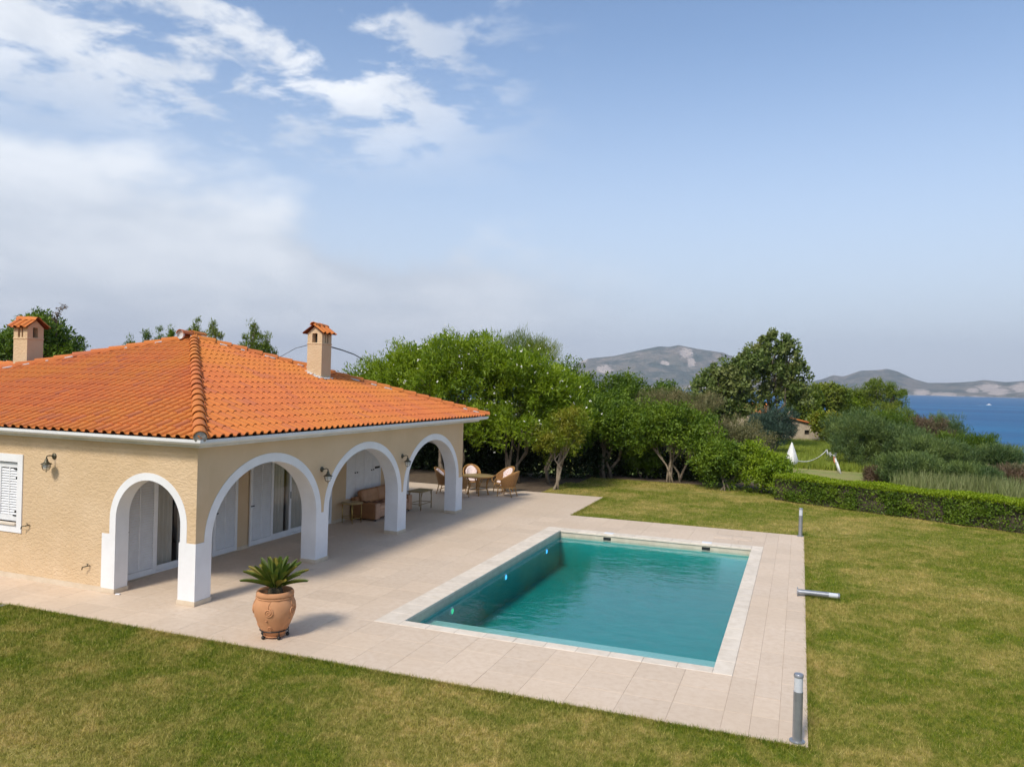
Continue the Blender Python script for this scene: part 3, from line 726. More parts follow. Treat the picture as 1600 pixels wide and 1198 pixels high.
m.build('room_lining', 'interior', villa)

def slide_door(y0, y1):
    f = MB(); w = 0.055; X0, X1 = XI - 0.16, XI - 0.05
    f.box(X0, y0, 0.0, X1, y0 + w, DH); f.box(X0, y1 - w, 0.0, X1, y1, DH); f.box(X0, y0 + w, DH - w, X1, y1 - w, DH); f.box(X0, y0 + w, 0.0, X1, y1 - w, 0.045)
    d = f.build('glass_door', 'white_wood', villa)
    ym = (y0 + y1) / 2
    for (a, c, xo) in ((y0 + w, ym + 0.03, XI - 0.10), (ym - 0.03, y1 - w, XI - 0.148)):
        s_ = MB(); q = 0.075; xo2 = xo + 0.04
        s_.box(xo, a, 0.048, xo2, a + q, DH - w); s_.box(xo, c - q, 0.048, xo2, c, DH - w); s_.box(xo, a + q, 0.048, xo2, c - q, 0.15); s_.box(xo, a + q, DH - w - q, xo2, c - q, DH - w)
        s_.build('sash', 'white_wood', d)
        MB().box(xo + 0.016, a + q - 0.005, 0.145, xo + 0.022, c - q + 0.005, DH - w - q + 0.005).build('pane', 'glass', d)
    MB().box(XI - 0.062, ym - 0.02, 0.98, XI - 0.035, ym + 0.0, 1.16).build('handle', 'grey_metal', d)
    # curtain behind the panes, drawn partly aside
    n = 90
    for (a, c, ph) in ((y0 + 0.02, y0 + (y1 - y0) * 0.44, 0), (y0 + (y1 - y0) * 0.50, y1 - 0.02, 1.3)):
        v, fs = [], []
        for k in range(n + 1):
            u = k / n; yy = a + (c - a) * u; dx_ = 0.035 * math.sin(u * (c - a) * 62 + ph) + 0.02 * math.sin(u * 9 + ph)
            v += [(XI - 0.25 + dx_, yy, 0.03), (XI - 0.25 + dx_, yy, 2.12)]
        fs = [(2 * k, 2 * k + 2, 2 * k + 3, 2 * k + 1) for k in range(n)]
        MB().add(v, fs, True).build('curtain', 'curtain', d)
slide_door(*D1); slide_door(*D2)

def shutter_mesh(w, h, rail=False):
    """leaf in the yz plane, front towards +x"""
    m = MB(); s_ = 0.085
    m.box(0, 0, 0, 0.036, s_, h); m.box(0, w - s_, 0, 0.036, w, h)
    for z0, z1 in ((0, 0.12), (h - 0.1, h)): m.box(0.002, s_, z0, 0.034, w - s_, z1)
    m.box(0.006, w / 2 - 0.012, 0.12, 0.026, w / 2 + 0.012, h - 0.1)
    for za, zb in ((0.12, h - 0.1),):
        z = za + 0.01
        while z < zb - 0.03:
            m.add([(0.004, s_, z + 0.040), (0.004, w - s_, z + 0.040), (0.030, w - s_, z), (0.030, s_, z), (-0.002, s_, z + 0.036), (-0.002, w - s_, z + 0.036), (0.024, w - s_, z - 0.004), (0.024, s_, z - 0.004)],
                  [(0, 3, 2, 1), (4, 5, 6, 7), (0, 1, 5, 4), (2, 3, 7, 6)])
            z += 0.052
    return m
for y0, w in ((11.58, 0.86), (14.11, 0.80), (15.36, 0.88), (17.96, 0.90)):
    s_ = shutter_mesh(w, 2.10).xf(Matrix.Translation((XI + 0.02, y0, 0.04))).build('shutter', 'white_wood', villa)
    for hz in (0.35, 1.75):
        MB().box(XI + 0.004, y0 + (0.0 if y0 in (14.11, 17.96) else w - 0.12), hz, XI + 0.021, y0 + (0.12 if y0 in (14.11, 17.96) else w), hz + 0.03).build('hinge', 'dark_metal', s_)
    MB().box(XI + 0.057, y0 + 0.02, 1.0, XI + 0.072, y0 + 0.14, 1.025).build('latch', 'dark_metal', s_)
# board shutters of the cupboard window behind the sofa
f = MB(); f.box(XI - 0.1, CB[0], 0.62, XI + 0.012, CB[0] + 0.05, 2.16); f.box(XI - 0.1, CB[1] - 0.05, 0.62, XI + 0.012, CB[1], 2.16)
f.box(XI - 0.1, CB[0] + 0.05, 2.11, XI + 0.012, CB[1] - 0.05, 2.16); f.box(XI - 0.1, CB[0] + 0.05, 0.62, XI + 0.03, CB[1] - 0.05, 0.66)
win = f.build('boarded_window', 'white_wood', villa)
lw = (CB[1] - CB[0] - 0.1) / 4
for k in range(4):
    a = CB[0] + 0.05 + lw * k
    MB().cbox(XI - 0.03, a + 0.005, 0.665, XI + 0.004, a + lw - 0.005, 2.105, 0.004).build('leaf', 'white_wood', win)
    MB().lathe([(0.016, 0), (0.016, 0.02), (0.022, 0.03), (0.0, 0.034)], n=10, cap=False).xf(Matrix.Translation((XI + 0.004, a + (lw - 0.06 if k % 2 == 0 else 0.06), 1.36)) @ Matrix.Rotation(R(90), 4, 'Y')).build('knob', 'dark_metal', win)
MB().box(XI + 0.004, CB[1] - 0.36, 1.38, XI + 0.03, CB[1] - 0.10, 1.44).build('bolt', 'dark_metal', win)
# window of the side wall
f = MB(); o_ = 0.14; yo = YL - 0.022
f.box(WX0 - o_, yo, WZ0 - 0.2, WX0, YL + 0.1, WZ1 + 0.16); f.box(WX1, yo, WZ0 - 0.2, WX1 + o_, YL + 0.1, WZ1 + 0.16)
f.box(WX0, yo, WZ1, WX1, YL + 0.1, WZ1 + 0.16); f.box(WX0, yo, WZ0 - 0.2, WX1, YL + 0.1, WZ0 - 0.05)
win = f.build('window', 'white_paint', villa)
MB().cbox(WX0 + 0.001, YL - 0.06, WZ0 - 0.05, WX1 - 0.001, YL + 0.12, WZ0, 0.008).build('sill', 'coping', win)
sm_ = shutter_mesh((WX1 - WX0) / 2 - 0.01, WZ1 - WZ0 - 0.04)
for a in (WX0 + 0.005, (WX0 + WX1) / 2 + 0.003):
    q = MB().merge(sm_).xf(Matrix.Translation((a, YL + 0.075, WZ0 + 0.015)) @ Matrix.Rotation(R(-90), 4, 'Z'))
    MB().merge(q).build('shutter', 'white_wood', win)
for hz in (WZ0 + 0.12, WZ1 - 0.16):
    MB().box(WX1 - 0.17, YL + 0.025, hz, WX1 - 0.005, YL + 0.037, hz + 0.025).build('hinge', 'dark_metal', win)
MB().box(WX1 - 0.03, YL - 0.03, WZ1 - 0.34, WX1 - 0.01, YL + 0.02, WZ1 - 0.30).build('catch', 'dark_metal', win)
MB().box(WX1 - 0.05, YL - 0.03, WZ0 + 0.2, WX1 - 0.01, YL + 0.02, WZ0 + 0.24).build('catch', 'dark_metal', win)

# cornice and gutter all round
EX1, EY0, EY1, EX0 = -9.90, 10.75, 23.90, -23.05       # eave rectangle
EZ = 3.08
def ring(x0, y0, x1, y1, prof):
    m = MB(); n = len(prof); v = []
    for o_, z in prof: v += [(x0 - o_, y0 - o_, z), (x1 + o_, y0 - o_, z), (x1 + o_, y1 + o_, z), (x0 - o_, y1 + o_, z)]
    fs = []
    for k in range(n):
        j = (k + 1) % n
        for c in range(4):
            d = (c + 1) % 4; fs.append((4 * k + c, 4 * k + d, 4 * j + d, 4 * j + c))
    return m.add(v, fs)
ring(EX0 + 0.28, EY0 + 0.28, EX1 - 0.28, EY1 - 0.28, [(-0.30, 2.885), (0.10, 2.885), (0.11, 2.93), (0.19, 2.94), (0.23, 2.97), (0.235, 3.03), (-0.30, 3.03)]).build('cornice', 'fascia', villa)
ring(EX0 + 0.28, EY0 + 0.28, EX1 - 0.28, EY1 - 0.28, [(0.236, 2.955), (0.30, 2.965), (0.335, 3.0), (0.34, 3.055), (0.33, 3.055), (0.322, 3.005), (0.296, 2.975), (0.236, 2.967)]).build('gutter', 'white_paint', villa)
MB().box(-22.7, YR + 0.001, 2.90, -10.22, EY1 - 0.3, 2.98).build('soffit', 'fascia', villa)

# roof
AP = Vector((-16.30, 17.34, 5.24))
C0, C1, C2, C3 = Vector((EX1, EY0, EZ)), Vector((EX1, EY1, EZ)), Vector((EX0, EY1, EZ)), Vector((EX0, EY0, EZ))
m = MB(); dn = Vector((0, 0, -0.012))
m.add([C0 + dn, C1 + dn, C2 + dn, C3 + dn, AP + dn], [(0, 1, 4), (1, 2, 4), (2, 3, 4), (3, 0, 4), (3, 2, 1, 0)])
roof = m.build('roof', 'roof_deck', villa)
TWD, TEX, TLN = 0.218, 0.365, 0.405
def tile_local():
    """one roll-and-pan tile: u across, v up the slope, n outwards"""
    prof = []
    for k in range(8): a = math.pi * k / 7; prof.append((0.055 - 0.058 * math.cos(a), 0.008 + 0.05 * math.sin(a)))
    prof += [(0.135, 0.004), (0.165, -0.001), (0.20, 0.002), (0.219, 0.012)]
    v, fs, sm = [], [], []
    n = len(prof)
    for (u, h) in prof: v.append((u, 0.0, h + 0.026))
    for (u, h) in prof: v.append((u, TLN, h + 0.004))
    for (u, h) in prof: v.append((u, 0.0, h + 0.008))
    mb = MB()
    mb.add(v, [(k, k + 1, n + k + 1, n + k) for k in range(n - 1)], True)
    mb.f += [(2 * n + k, 2 * n + k + 1, k + 1, k) for k in range(n - 1)]; mb.sm += [False] * (n - 1)
    return mb
TILE = tile_local()
tile_me = TILE.mesh('roof_tile', 'roof_tile')
def face_tiles(O, E, Sl, N, width, length, planes, keep):
    """lay tiles over one roof face; planes: (point, normal) half-spaces to keep"""
    out = []
    rows, cols = int(length / TEX) + 2, int(width / TWD) + 1
    for r_ in range(rows):
        for c in range(-1, cols + 1):
            o_ = O + E * (c * TWD) + Sl * (r_ * TEX - 0.05)
            M = Matrix((( E.x, Sl.x, N.x, o_.x), (E.y, Sl.y, N.y, o_.y), (E.z, Sl.z, N.z, o_.z), (0, 0, 0, 1)))
            cor = [o_ + E * a + Sl * b_ for a in (0, TWD) for b_ in (0, TLN)]
            st = 1
            for p, nn in planes:
                ins = [(q - p).dot(nn) > 0 for q in cor]
                if not any(ins): st = 0; break
                if not all(ins): st = 2
            if st: out.append((M, st, planes, o_ + E * TWD / 2 + Sl * TLN / 2))
    return out
def slope_frame(a, b_, apex):
    E = (b_ - a).normalized(); N = E.cross(apex - a).normalized(); S_ = N.cross(E).normalized(); return E, S_, N
jobs = []
for a, b_ in ((C3, C0), (C0, C1)):
    E, S_, N = slope_frame(a, b_, AP)
    pl = [(a, N.cross(AP - a).normalized() * 1.0), (b_, (AP - b_).cross(N).normalized())]
    pl = [(p, -nn if (((a + b_ + AP) / 3 - p).dot(nn) < 0) else nn) for p, nn in pl]
    jobs += face_tiles(a, E, S_, N, (b_ - a).length, (AP - (a + b_) / 2).length, pl, None)
# leave out the tiles a chimney stands on: they are simply hidden by it
jobs.sort(key=lambda j: (j[1] != 1, view_score(j[3])))
mass = MB(); cnt = 0
def cut_tile(M, planes):
    bm = bmesh.new(); vs_ = [bm.verts.new(M @ Vector(p)) for p in TILE.v]
    for f in TILE.f: bm.faces.new([vs_[i] for i in f])
    for p, nn in planes:
        bmesh.ops.bisect_plane(bm, geom=list(bm.verts) + list(bm.edges) + list(bm.faces), plane_co=p, plane_no=-nn, clear_outer=True)
    bm.verts.index_update(); r_ = ([tuple(q.co) for q in bm.verts], [tuple(q.index for q in f.verts) for f in bm.faces]); bm.free(); return r_
for M, st, pl, c in jobs:
    jig = Matrix.Translation((0, random.uniform(-0.006, 0.006), random.uniform(0, 0.004))) @ Matrix.Rotation(random.uniform(-0.012, 0.012), 4, 'Z')
    M2 = M @ jig
    if st == 1 and cnt < 300:
        o = put('roof_tile', tile_me, roof); o.matrix_basis = M2; cnt += 1
    elif st == 1:
        mass.add([M2 @ Vector(p) for p in TILE.v], TILE.f, True)
    else:
        v, f = cut_tile(M2, pl)
        if f: mass.add(v, f, True)
o = mass.build('roof_tile_field', 'roof_tile_mass', roof, kind='stuff'); o.data.set_sharp_from_angle(angle=R(50))
tile_me.set_sharp_from_angle(angle=R(50))
# hip and ridge caps
def cap_mesh(L, r0, r1, name='ridge_tile'):
    m = MB(); n = 10; v = []
    for (y, r_, dz) in ((0, r0, 0.02), (L, r1, 0.0), (0, r0 - 0.016, 0.02)):
        for k in range(n + 1):
            a = math.pi * (0.02 + 0.96 * k / n); v.append((r_ * math.cos(a), y, r_ * math.sin(a) * 0.95 + dz))
    w = n + 1
    m.add(v, [(k, k + 1, w + k + 1, w + k)[::-1] for k in range(n)], True)
    m.f += [(2 * w + k, 2 * w + k + 1, k + 1, k)[::-1] for k in range(n)]; m.sm += [False] * n
    return m
cap_me = cap_mesh(0.50, 0.135, 0.112).mesh('ridge_tile', 'roof_tile'); cap_me.set_sharp_from_angle(angle=R(50))
def lay_caps(a, b_, lift=0.015, step=0.445, me=cap_me, start=-0.06):
    d = b_ - a; L = d.length; d.normalize(); side = d.cross(Vector((0, 0, 1))).normalized(); up = side.cross(d)
    s_ = start
    while s_ < L - 0.2:
        p = a + d * s_ + up * lift; jx = random.uniform(-0.008, 0.008)
        M = Matrix(((side.x, d.x, up.x, p.x), (side.y, d.y, up.y, p.y), (side.z, d.z, up.z, p.z + jx * 0.5), (0, 0, 0, 1)))
        o = put('ridge_tile', me, roof); o.matrix_basis = M @ Matrix.Rotation(random.uniform(-0.02, 0.02), 4, 'Z'); s_ += step
for c in (C0, C1, C3): lay_caps(c, AP)
lay_caps(AP + Vector((-0.05, -0.42, 0.06)), AP + Vector((-0.05, 0.55, 0.06)), 0.02, 0.44)
MB().lathe([(0.0, -0.03), (0.118, -0.03), (0.125, 0.0), (0.118, 0.03)], n=16, cap=False).xf(Matrix.Translation(AP + Vector((-0.05, -0.44, 0.075))) @ Matrix.Rotation(R(90), 4, 'X')).build('mortar_plug', 'white_mortar', roof)
_hd = (AP - C0).normalized()
pm = MB().lathe([(0.0, -0.015), (0.085, -0.02), (0.118, 0.0), (0.122, 0.05)], n=16, cap=False)
pm.xf(Matrix.Translation(C0 - _hd * 0.03 + Vector((0, 0, 0.035))) @ _hd.to_track_quat('Z', 'Y').to_matrix().to_4x4()).build('mortar_plug', 'mortar', roof)
for (c, n_) in ((C1, 26), (C3, 26)):                       # smears of pointing beside the hip caps
    d = AP - c
    for k in range(n_):
        u = (k + random.random()) / n_; p = c + d * u + Vector((0.12 if c is C1 else 0.0, -0.12, 0.03))
        if random.random() < 0.55:
            w = random.uniform(0.05, 0.16)
            MB().cbox(-0.035, -w, -0.02, 0.035, w, 0.022, 0.015).xf(Matrix.Translation(p) @ d.to_track_quat('Y', 'Z').to_matrix().to_4x4()).build('pointing', 'white_mortar', roof)

# lower wing behind, its ridge just showing beyond the left chimney
WR = 4.33
wing = MB(); wy0, wy1 = 13.4, 21.28
wing.add([(-36, wy0, 3.05), (-19.0, wy0, 3.05), (-19.0, 17.34, WR), (-36, 17.34, WR), (-36, wy1, 3.05), (-19.0, wy1, 3.05)], [(0, 1, 2, 3), (3, 2, 5, 4)])
wing.build('wing_roof', 'roof_deck', villa)
MB().box(-35.6, wy0 + 0.4, 0, XW - 0.01, wy1 - 0.4, 3.0).build('wing_wall', 'stucco', villa)
wr = MB(); a = Vector((-36, wy0, 3.06)); E = Vector((1, 0, 0)); S_ = (Vector((0, 17.34 - wy0, WR - 3.05))).normalized(); N = E.cross(S_)
for r_ in range(12):
    for c in range(60):
        o_ = a + E * (c * TWD) + S_ * (r_ * TEX)
        if (o_ + S_ * TLN).y > 17.4 or o_.x > -23.2 + max(0, (o_.z - 3.1)) * 3: continue
        M = Matrix(((E.x, S_.x, N.x, o_.x), (E.y, S_.y, N.y, o_.y), (E.z, S_.z, N.z, o_.z), (0, 0, 0, 1)))
        wr.add([M @ Vector(p) for p in TILE.v], TILE.f, True)
wr.build('wing_tile_field', 'roof_tile_mass', villa, kind='stuff')
lay_caps(Vector((-30, 17.34, WR)), Vector((-19.4, 17.34, WR)), 0.02)

# chimneys
def chimney(x0, y0, x1, y1, zb, ze, zr, along):
    """body with a vented head under a little tiled gable; along = direction of its ridge"""
    m = MB(); hv = 0.27; zt = ze - hv; w = 0.055
    m.box(x0, y0, zb, x1, y1, zt)
    cx, cy = (x0 + x1) / 2, (y0 + y1) / 2
    q = 0.16
    for (a, b_) in ((x0, y0), (x1 - q, y0), (x0, y1 - q), (x1 - q, y1 - q)): m.box(a, b_, zt, a + q, b_ + q, ze)
    if along == 'x':                                        # slots on the y faces, square holes on the x faces
        for yy in (y0 + 0.01, y1 - 0.07): m.box(cx - 0.03, yy, zt, cx + 0.03, yy + 0.06, ze)
        for xx in (x0, x1 - q + 0.06): pass
        for xx in (x0, x1): m.prism([(xx, y0, ze), (xx, y1, ze), (xx, cy, zr - 0.03)], (0.1 if xx == x0 else -0.1, 0, 0))
    else:
        for xx in (x0 + 0.01, x1 - 0.07): m.box(xx, cy - 0.03, zt, xx + 0.06, cy + 0.03, ze)
        for yy in (y0, y1): m.prism([(x0, yy, ze), (x1, yy, ze), (cx, yy, zr - 0.03)], (0, 0.1 if yy == y0 else -0.1, 0))
    ch = m.build('chimney', 'stucco', villa)
    MB().box(cx - 0.08, cy - 0.08, zt, cx + 0.08, cy + 0.08, ze).build('flue', 'dark_inside', ch)  # black block stands in for the dark inside the vented head
    MB().cbox(x0 - 0.012, y0 - 0.012, zt - 0.05, x1 + 0.012, y1 + 0.012, zt - 0.01, 0.006).build('moulding', 'stucco', ch)
    # tiled cap
    ov = 0.10
    if along == 'x': ends = [(Vector((x0 - ov, y0 - ov, ze - 0.02)), Vector((1, 0, 0)), Vector((0, cy - y0 + ov, zr - ze + 0.02)), x1 - x0 + 2 * ov), (Vector((x1 + ov, y1 + ov, ze - 0.02)), Vector((-1, 0, 0)), Vector((0, -(y1 - cy + ov), zr - ze + 0.02)), x1 - x0 + 2 * ov)]
    else: ends = [(Vector((x1 + ov, y0 - ov, ze - 0.02)), Vector((0, 1, 0)), Vector((-(x1 - cx + ov), 0, zr - ze + 0.02)), y1 - y0 + 2 * ov), (Vector((x0 - ov, y1 + ov, ze - 0.02)), Vector((0, -1, 0)), Vector((cx - x0 + ov, 0, zr - ze + 0.02)), y1 - y0 + 2 * ov)]
    for O, E, Sv, wd in ends:
        S_ = Sv.normalized(); N = E.cross(S_); n = 3; k_ = wd / n / TWD
        MB().add([O, O + E * wd, O + E * wd + Sv, O + Sv], [(0, 1, 2, 3), (3, 2, 1, 0)]).build('cap_board', 'roof_deck', ch)
        for c in range(n):
            o_ = O + E * (c * wd / n); M = Matrix(((E.x, S_.x, N.x, o_.x), (E.y, S_.y, N.y, o_.y), (E.z, S_.z, N.z, o_.z), (0, 0, 0, 1))) @ Matrix.Diagonal((k_, Sv.length / TLN, 1.0, 1))
            put('cap_tile', tile_me, ch).matrix_basis = M
    me = cap_me; L = (wd + 0.02) / 0.9
    for k in range(2):
        a = Vector((x0 - ov - 0.01 + k * wd * 0.47, cy, zr)) if along == 'x' else Vector((cx, y0 - ov - 0.01 + k * wd * 0.47, zr))
        d = Vector((1, 0, 0)) if along == 'x' else Vector((0, 1, 0)); side = d.cross(Vector((0, 0, 1)))
        M = Matrix(((side.x, d.x, 0, a.x), (side.y, d.y, 0, a.y), (0, 0, 1, a.z - 0.03 - 0.012 * k), (0, 0, 0, 1))) @ Matrix.Diagonal((0.82, wd * 0.56 / 0.5, 0.8, 1))
        put('ridge_tile', me, ch).matrix_basis = M
    return ch
ch = chimney(-20.0, 14.70, -19.48, 15.17, 3.9, 5.36, 5.60, 'x')
ch = chimney(-13.56, 18.92, -13.06, 19.40, 4.0, 5.50, 5.74, 'y')
fm = MB()                                                 # lumps of pointing round the foot of the chimney
_Ef, _Sf, _Nf = slope_frame(C0, C1, AP)
def on_front(x, y): return Vector((x, y, EZ + (EX1 - x) * (AP.z - EZ) / (EX1 - AP.x) + 0.05))
for k in range(46):
    s_ = random.random() * 4; e_ = random.uniform(-0.02, 0.09)
    x = {0: -13.06 + e_, 1: random.uniform(-13.6, -13.0), 2: -13.06 + e_, 3: random.uniform(-13.6, -13.0)}[int(s_)]
    y = {0: random.uniform(18.86, 19.46), 1: 18.92 - e_, 2: random.uniform(18.86, 19.46), 3: 18.92 - e_}[int(s_)]
    p = on_front(x, y); r_ = random.uniform(0.03, 0.075)
    fm.lathe([(0.0, -r_ * 0.6), (r_, 0), (r_ * 0.7, r_ * 0.5), (0, r_ * 0.6)], p, 7, cap=False)
fm.build('pointing', 'white_mortar', ch)

# ================================================================== FIXTURES ON THE WALLS
def wall_lamp(label, loc, rz):
    """plate on the wall (local x points away from the wall)"""
    e = root('wall_lamp', label, 'lamp', loc, 'bronze wall lanterns on the villa', rz)
    Yx = Matrix.Rotation(R(90), 4, 'Y')
    MB().lathe([(0.0, 0), (0.062, 0), (0.062, 0.012), (0.045, 0.025), (0.02, 0.03), (0.0, 0.03)], n=18, cap=False).xf(Yx).build('wall_plate', 'bronze', e, world=False)
    MB().tube([(0.02, 0, 0), (0.06, 0, 0.01), (0.12, 0, 0.025), (0.165, 0, 0.01), (0.17, 0, -0.04)], [0.013, 0.011, 0.011, 0.012, 0.014], 8).build('arm', 'bronze', e, world=False)
    MB().lathe([(0.016, -0.03), (0.03, -0.05), (0.034, -0.085), (0.055, -0.11), (0.10, -0.135), (0.105, -0.145), (0.095, -0.142), (0.05, -0.118), (0.028, -0.09)], (0.17, 0, 0), 18, cap=False).build('shade', 'bronze', e, world=False)
    MB().lathe([(0.048, -0.125), (0.062, -0.16), (0.06, -0.20), (0.045, -0.235), (0.0, -0.25)], (0.17, 0, 0), 16, cap=False).build('glass_bowl', 'lens_dirty', e, world=False)
    c = MB()
    for k in range(6):
        a = 2 * math.pi * k / 6; ca, sa = math.cos(a), math.sin(a)
        c.tube([(0.17 + 0.08 * ca, 0.08 * sa, -0.135), (0.17 + 0.083 * ca, 0.083 * sa, -0.19), (0.17 + 0.06 * ca, 0.06 * sa, -0.25), (0.17, 0, -0.275)], 0.004, 5)
    c.tube([(0.17 + 0.083 * math.cos(k * 0.4488), 0.083 * math.sin(k * 0.4488), -0.19) for k in range(15)], 0.004, 5, cap=False)
    c.tube([(0.17, 0, -0.27), (0.17, 0, -0.30)], 0.008, 6)
    c.build('cage', 'bronze', e, world=False)
    return e
wall_lamp('bronze wall lantern on the sunlit rough side wall by the shuttered window', (-13.78, YL, 2.52), R(-90))
wall_lamp('bronze wall lantern between the first and second front arch', (XF, 14.90, 2.12), 0)
wall_lamp('bronze wall lantern between the second and third front arch', (XF, 18.68, 2.12), 0)
def garden_tap(label, x, z, s_):
    e = root('garden_tap', label, 'tap', (x, YL, z), 'taps on the side wall')
    MB().tube([(0, 0.02, 0), (0, -0.06, 0), (-0.02 * s_, -0.085, -0.005), (-0.07 * s_, -0.10, -0.02), (-0.085 * s_, -0.10, -0.07)], 0.011, 8).build('spout', 'bronze', e, world=False)
    MB().tube([(0, -0.05, 0), (0, -0.05, 0.04)], 0.008, 6).build('valve', 'bronze', e, world=False)
    MB().box(-0.03, -0.056, 0.038, 0.03, -0.044, 0.046).build('handle', 'bronze', e, world=False)
garden_tap('small bronze tap on the side wall just below the shuttered window', -14.42, 1.10, 1.3)
garden_tap('small bronze tap low on the side wall beside the round arch', -12.77, 0.47, 1.0)
# stay wires of the chimney
def at_px(px, py, depth):
    d = pix_dir(px, py); return camo.location + d * (depth / d.dot(CF))
w1 = MB().tube([(-13.32, 19.36, 5.30), at_px(462, 544, 25.0), at_px(438, 557.5, 27.0), at_px(425, 566, 28.0)], 0.010, 6)
tag(w1.build('stay_wire', 'cable'), 'thin grey wire dropping from the right chimney behind the roof hip', 'wire', 'wires at the right chimney')
w2 = MB().tube([(-13.10, 19.36, 5.14), at_px(535, 547, 25.0), at_px(553, 553.5, 27.0), at_px(566, 561, 28.5)], 0.020, 6)
tag(w2.build('stay_wire', 'cable'), 'thicker dark wire running from the right chimney into the flowering tree', 'wire', 'wires at the right chimney')

# ================================================================== FURNITURE ON THE PORCH AND TERRACE
# sofa along the back wall, facing the pool
sofa = root('sofa', 'tan leather sofa against the porch wall behind the second arch', 'sofa', (-12.1, 21.05, 0))
sx0, sx1, sy0, sy1 = -12.57, -11.66, 19.86, 22.1
MB().cbox(sx0, sy0 + 0.2, 0.09, sx1 - 0.02, sy1 - 0.2, 0.30, 0.03).build('base', 'leather_pale', sofa)
for a in (sy0, sy1 - 0.21):
    arm = MB().cbox(sx0 + 0.02, a, 0.05, sx1 - 0.055, a + 0.21, 0.53, 0.035).build('arm', 'leather_side', sofa)
    MB().cbox(sx1 - 0.055, a + 0.003, 0.055, sx1, a + 0.207, 0.525, 0.025).build('arm_front', 'leather_pale', arm)
MB().cbox(sx0, sy0 + 0.02, 0.28, sx0 + 0.2, sy1 - 0.02, 0.66, 0.05).build('backrest', 'leather_side', sofa)
hw = (sy1 - sy0 - 0.44) / 2
for k in range(2):
    a = sy0 + 0.22 + hw * k
    MB().cbox(sx0 + 0.2, a + 0.006, 0.29, sx1 - 0.03, a + hw - 0.006, 0.43, 0.045).build('seat_cushion', 'leather_pale', sofa)
    M = Matrix.Translation((sx0 + 0.27, a + hw / 2, 0.42)) @ Matrix.Rotation(R(-14), 4, 'Y')
    MB().cbox(-0.10, -hw / 2 + 0.0, 0.0, 0.10, hw / 2 - 0.01, 0.44, 0.075).xf(M).build('back_cushion', 'leather', sofa)
for a in (sx0 + 0.06, sx1 - 0.1):
    for c in (sy0 + 0.06, sy1 - 0.1): MB().box(a, c, 0.0, a + 0.04, c + 0.04, 0.092).build('foot', 'dark_metal', sofa)
n = 14; v = []; fs = []
for i in range(n + 1):                                    # a dark throw laid from the arm across the seat
    u = i / n
    for j in range(5):
        q = j / 4; y = sy0 + 0.03 + u * 1.05; x = sx0 + 0.34 + q * 0.22 + 0.10 * u + 0.02 * math.sin(7 * u + q * 3)
        z = (0.548 if u < 0.17 else 0.548 - 0.105 * smooth01((u - 0.17) / 0.12)) + 0.012 * math.sin(u * 21 + q * 5) + 0.012
        v.append((x, y, float(z)))
for i in range(n):
    for j in range(4): fs.append((i * 5 + j, i * 5 + j + 1, i * 5 + j + 6, i * 5 + j + 5))
th = MB().add(v, fs, True).build('throw_blanket', 'throw'); tag(th, 'dark brown throw blanket lying over the arm and seat of the sofa', 'blanket')
md = th.modifiers.new('Solidify', 'SOLIDIFY'); md.thickness = 0.03

def side_table(label, loc, brass):
    e = root('side_table', label, 'table', loc)
    lm = 'brass' if brass else 'bamboo'
    if brass:
        MB().lathe([(0.0, 0.56), (0.31, 0.56), (0.325, 0.575), (0.31, 0.59), (0.0, 0.59)], n=26, cap=False).build('table_top', 'table_top', e, world=False)
        for k in range(4):
            a = R(35) + k * math.pi / 2; MB().tube([(0.27 * math.cos(a), 0.27 * math.sin(a), 0.0), (0.27 * math.cos(a), 0.27 * math.sin(a), 0.565)], 0.013, 7).build('leg', lm, e, world=False)
        MB().tube([(0.27 * math.cos(k * 0.2618), 0.27 * math.sin(k * 0.2618), 0.16) for k in range(25)], 0.010, 6, cap=False).build('ring', lm, e, world=False)
    else:
        MB().cbox(-0.26, -0.42, 0.585, 0.26, 0.42, 0.615, 0.008).build('table_top', 'bamboo', e, world=False)
        for a in (-0.22, 0.22):
            for b_ in (-0.37, 0.37):
                MB().tube([(a, b_, 0.0), (a, b_, 0.59)], 0.016, 7).build('leg', lm, e, world=False)
            MB().tube([(a, -0.37, 0.2), (a, 0.37, 0.2)], 0.011, 6).build('stretcher', lm, e, world=False)
            for b_ in (-0.37, 0.37): MB().tube([(a, b_, 0.42), (a, b_ * 0.8, 0.55), (a, b_ * 0.6, 0.585)], 0.010, 6).build('brace', lm, e, world=False)
        for b_ in (-0.37, 0.37): MB().tube([(-0.22, b_, 0.2), (0.22, b_, 0.2)], 0.011, 6).build('stretcher', lm, e, world=False)
side_table('round brass legged side table at the near end of the sofa', (-12.22, 19.42, 0), True)
side_table('rectangular bamboo side table standing at the far end of the sofa', (-11.62, 22.02 + 0.55, 0), False)

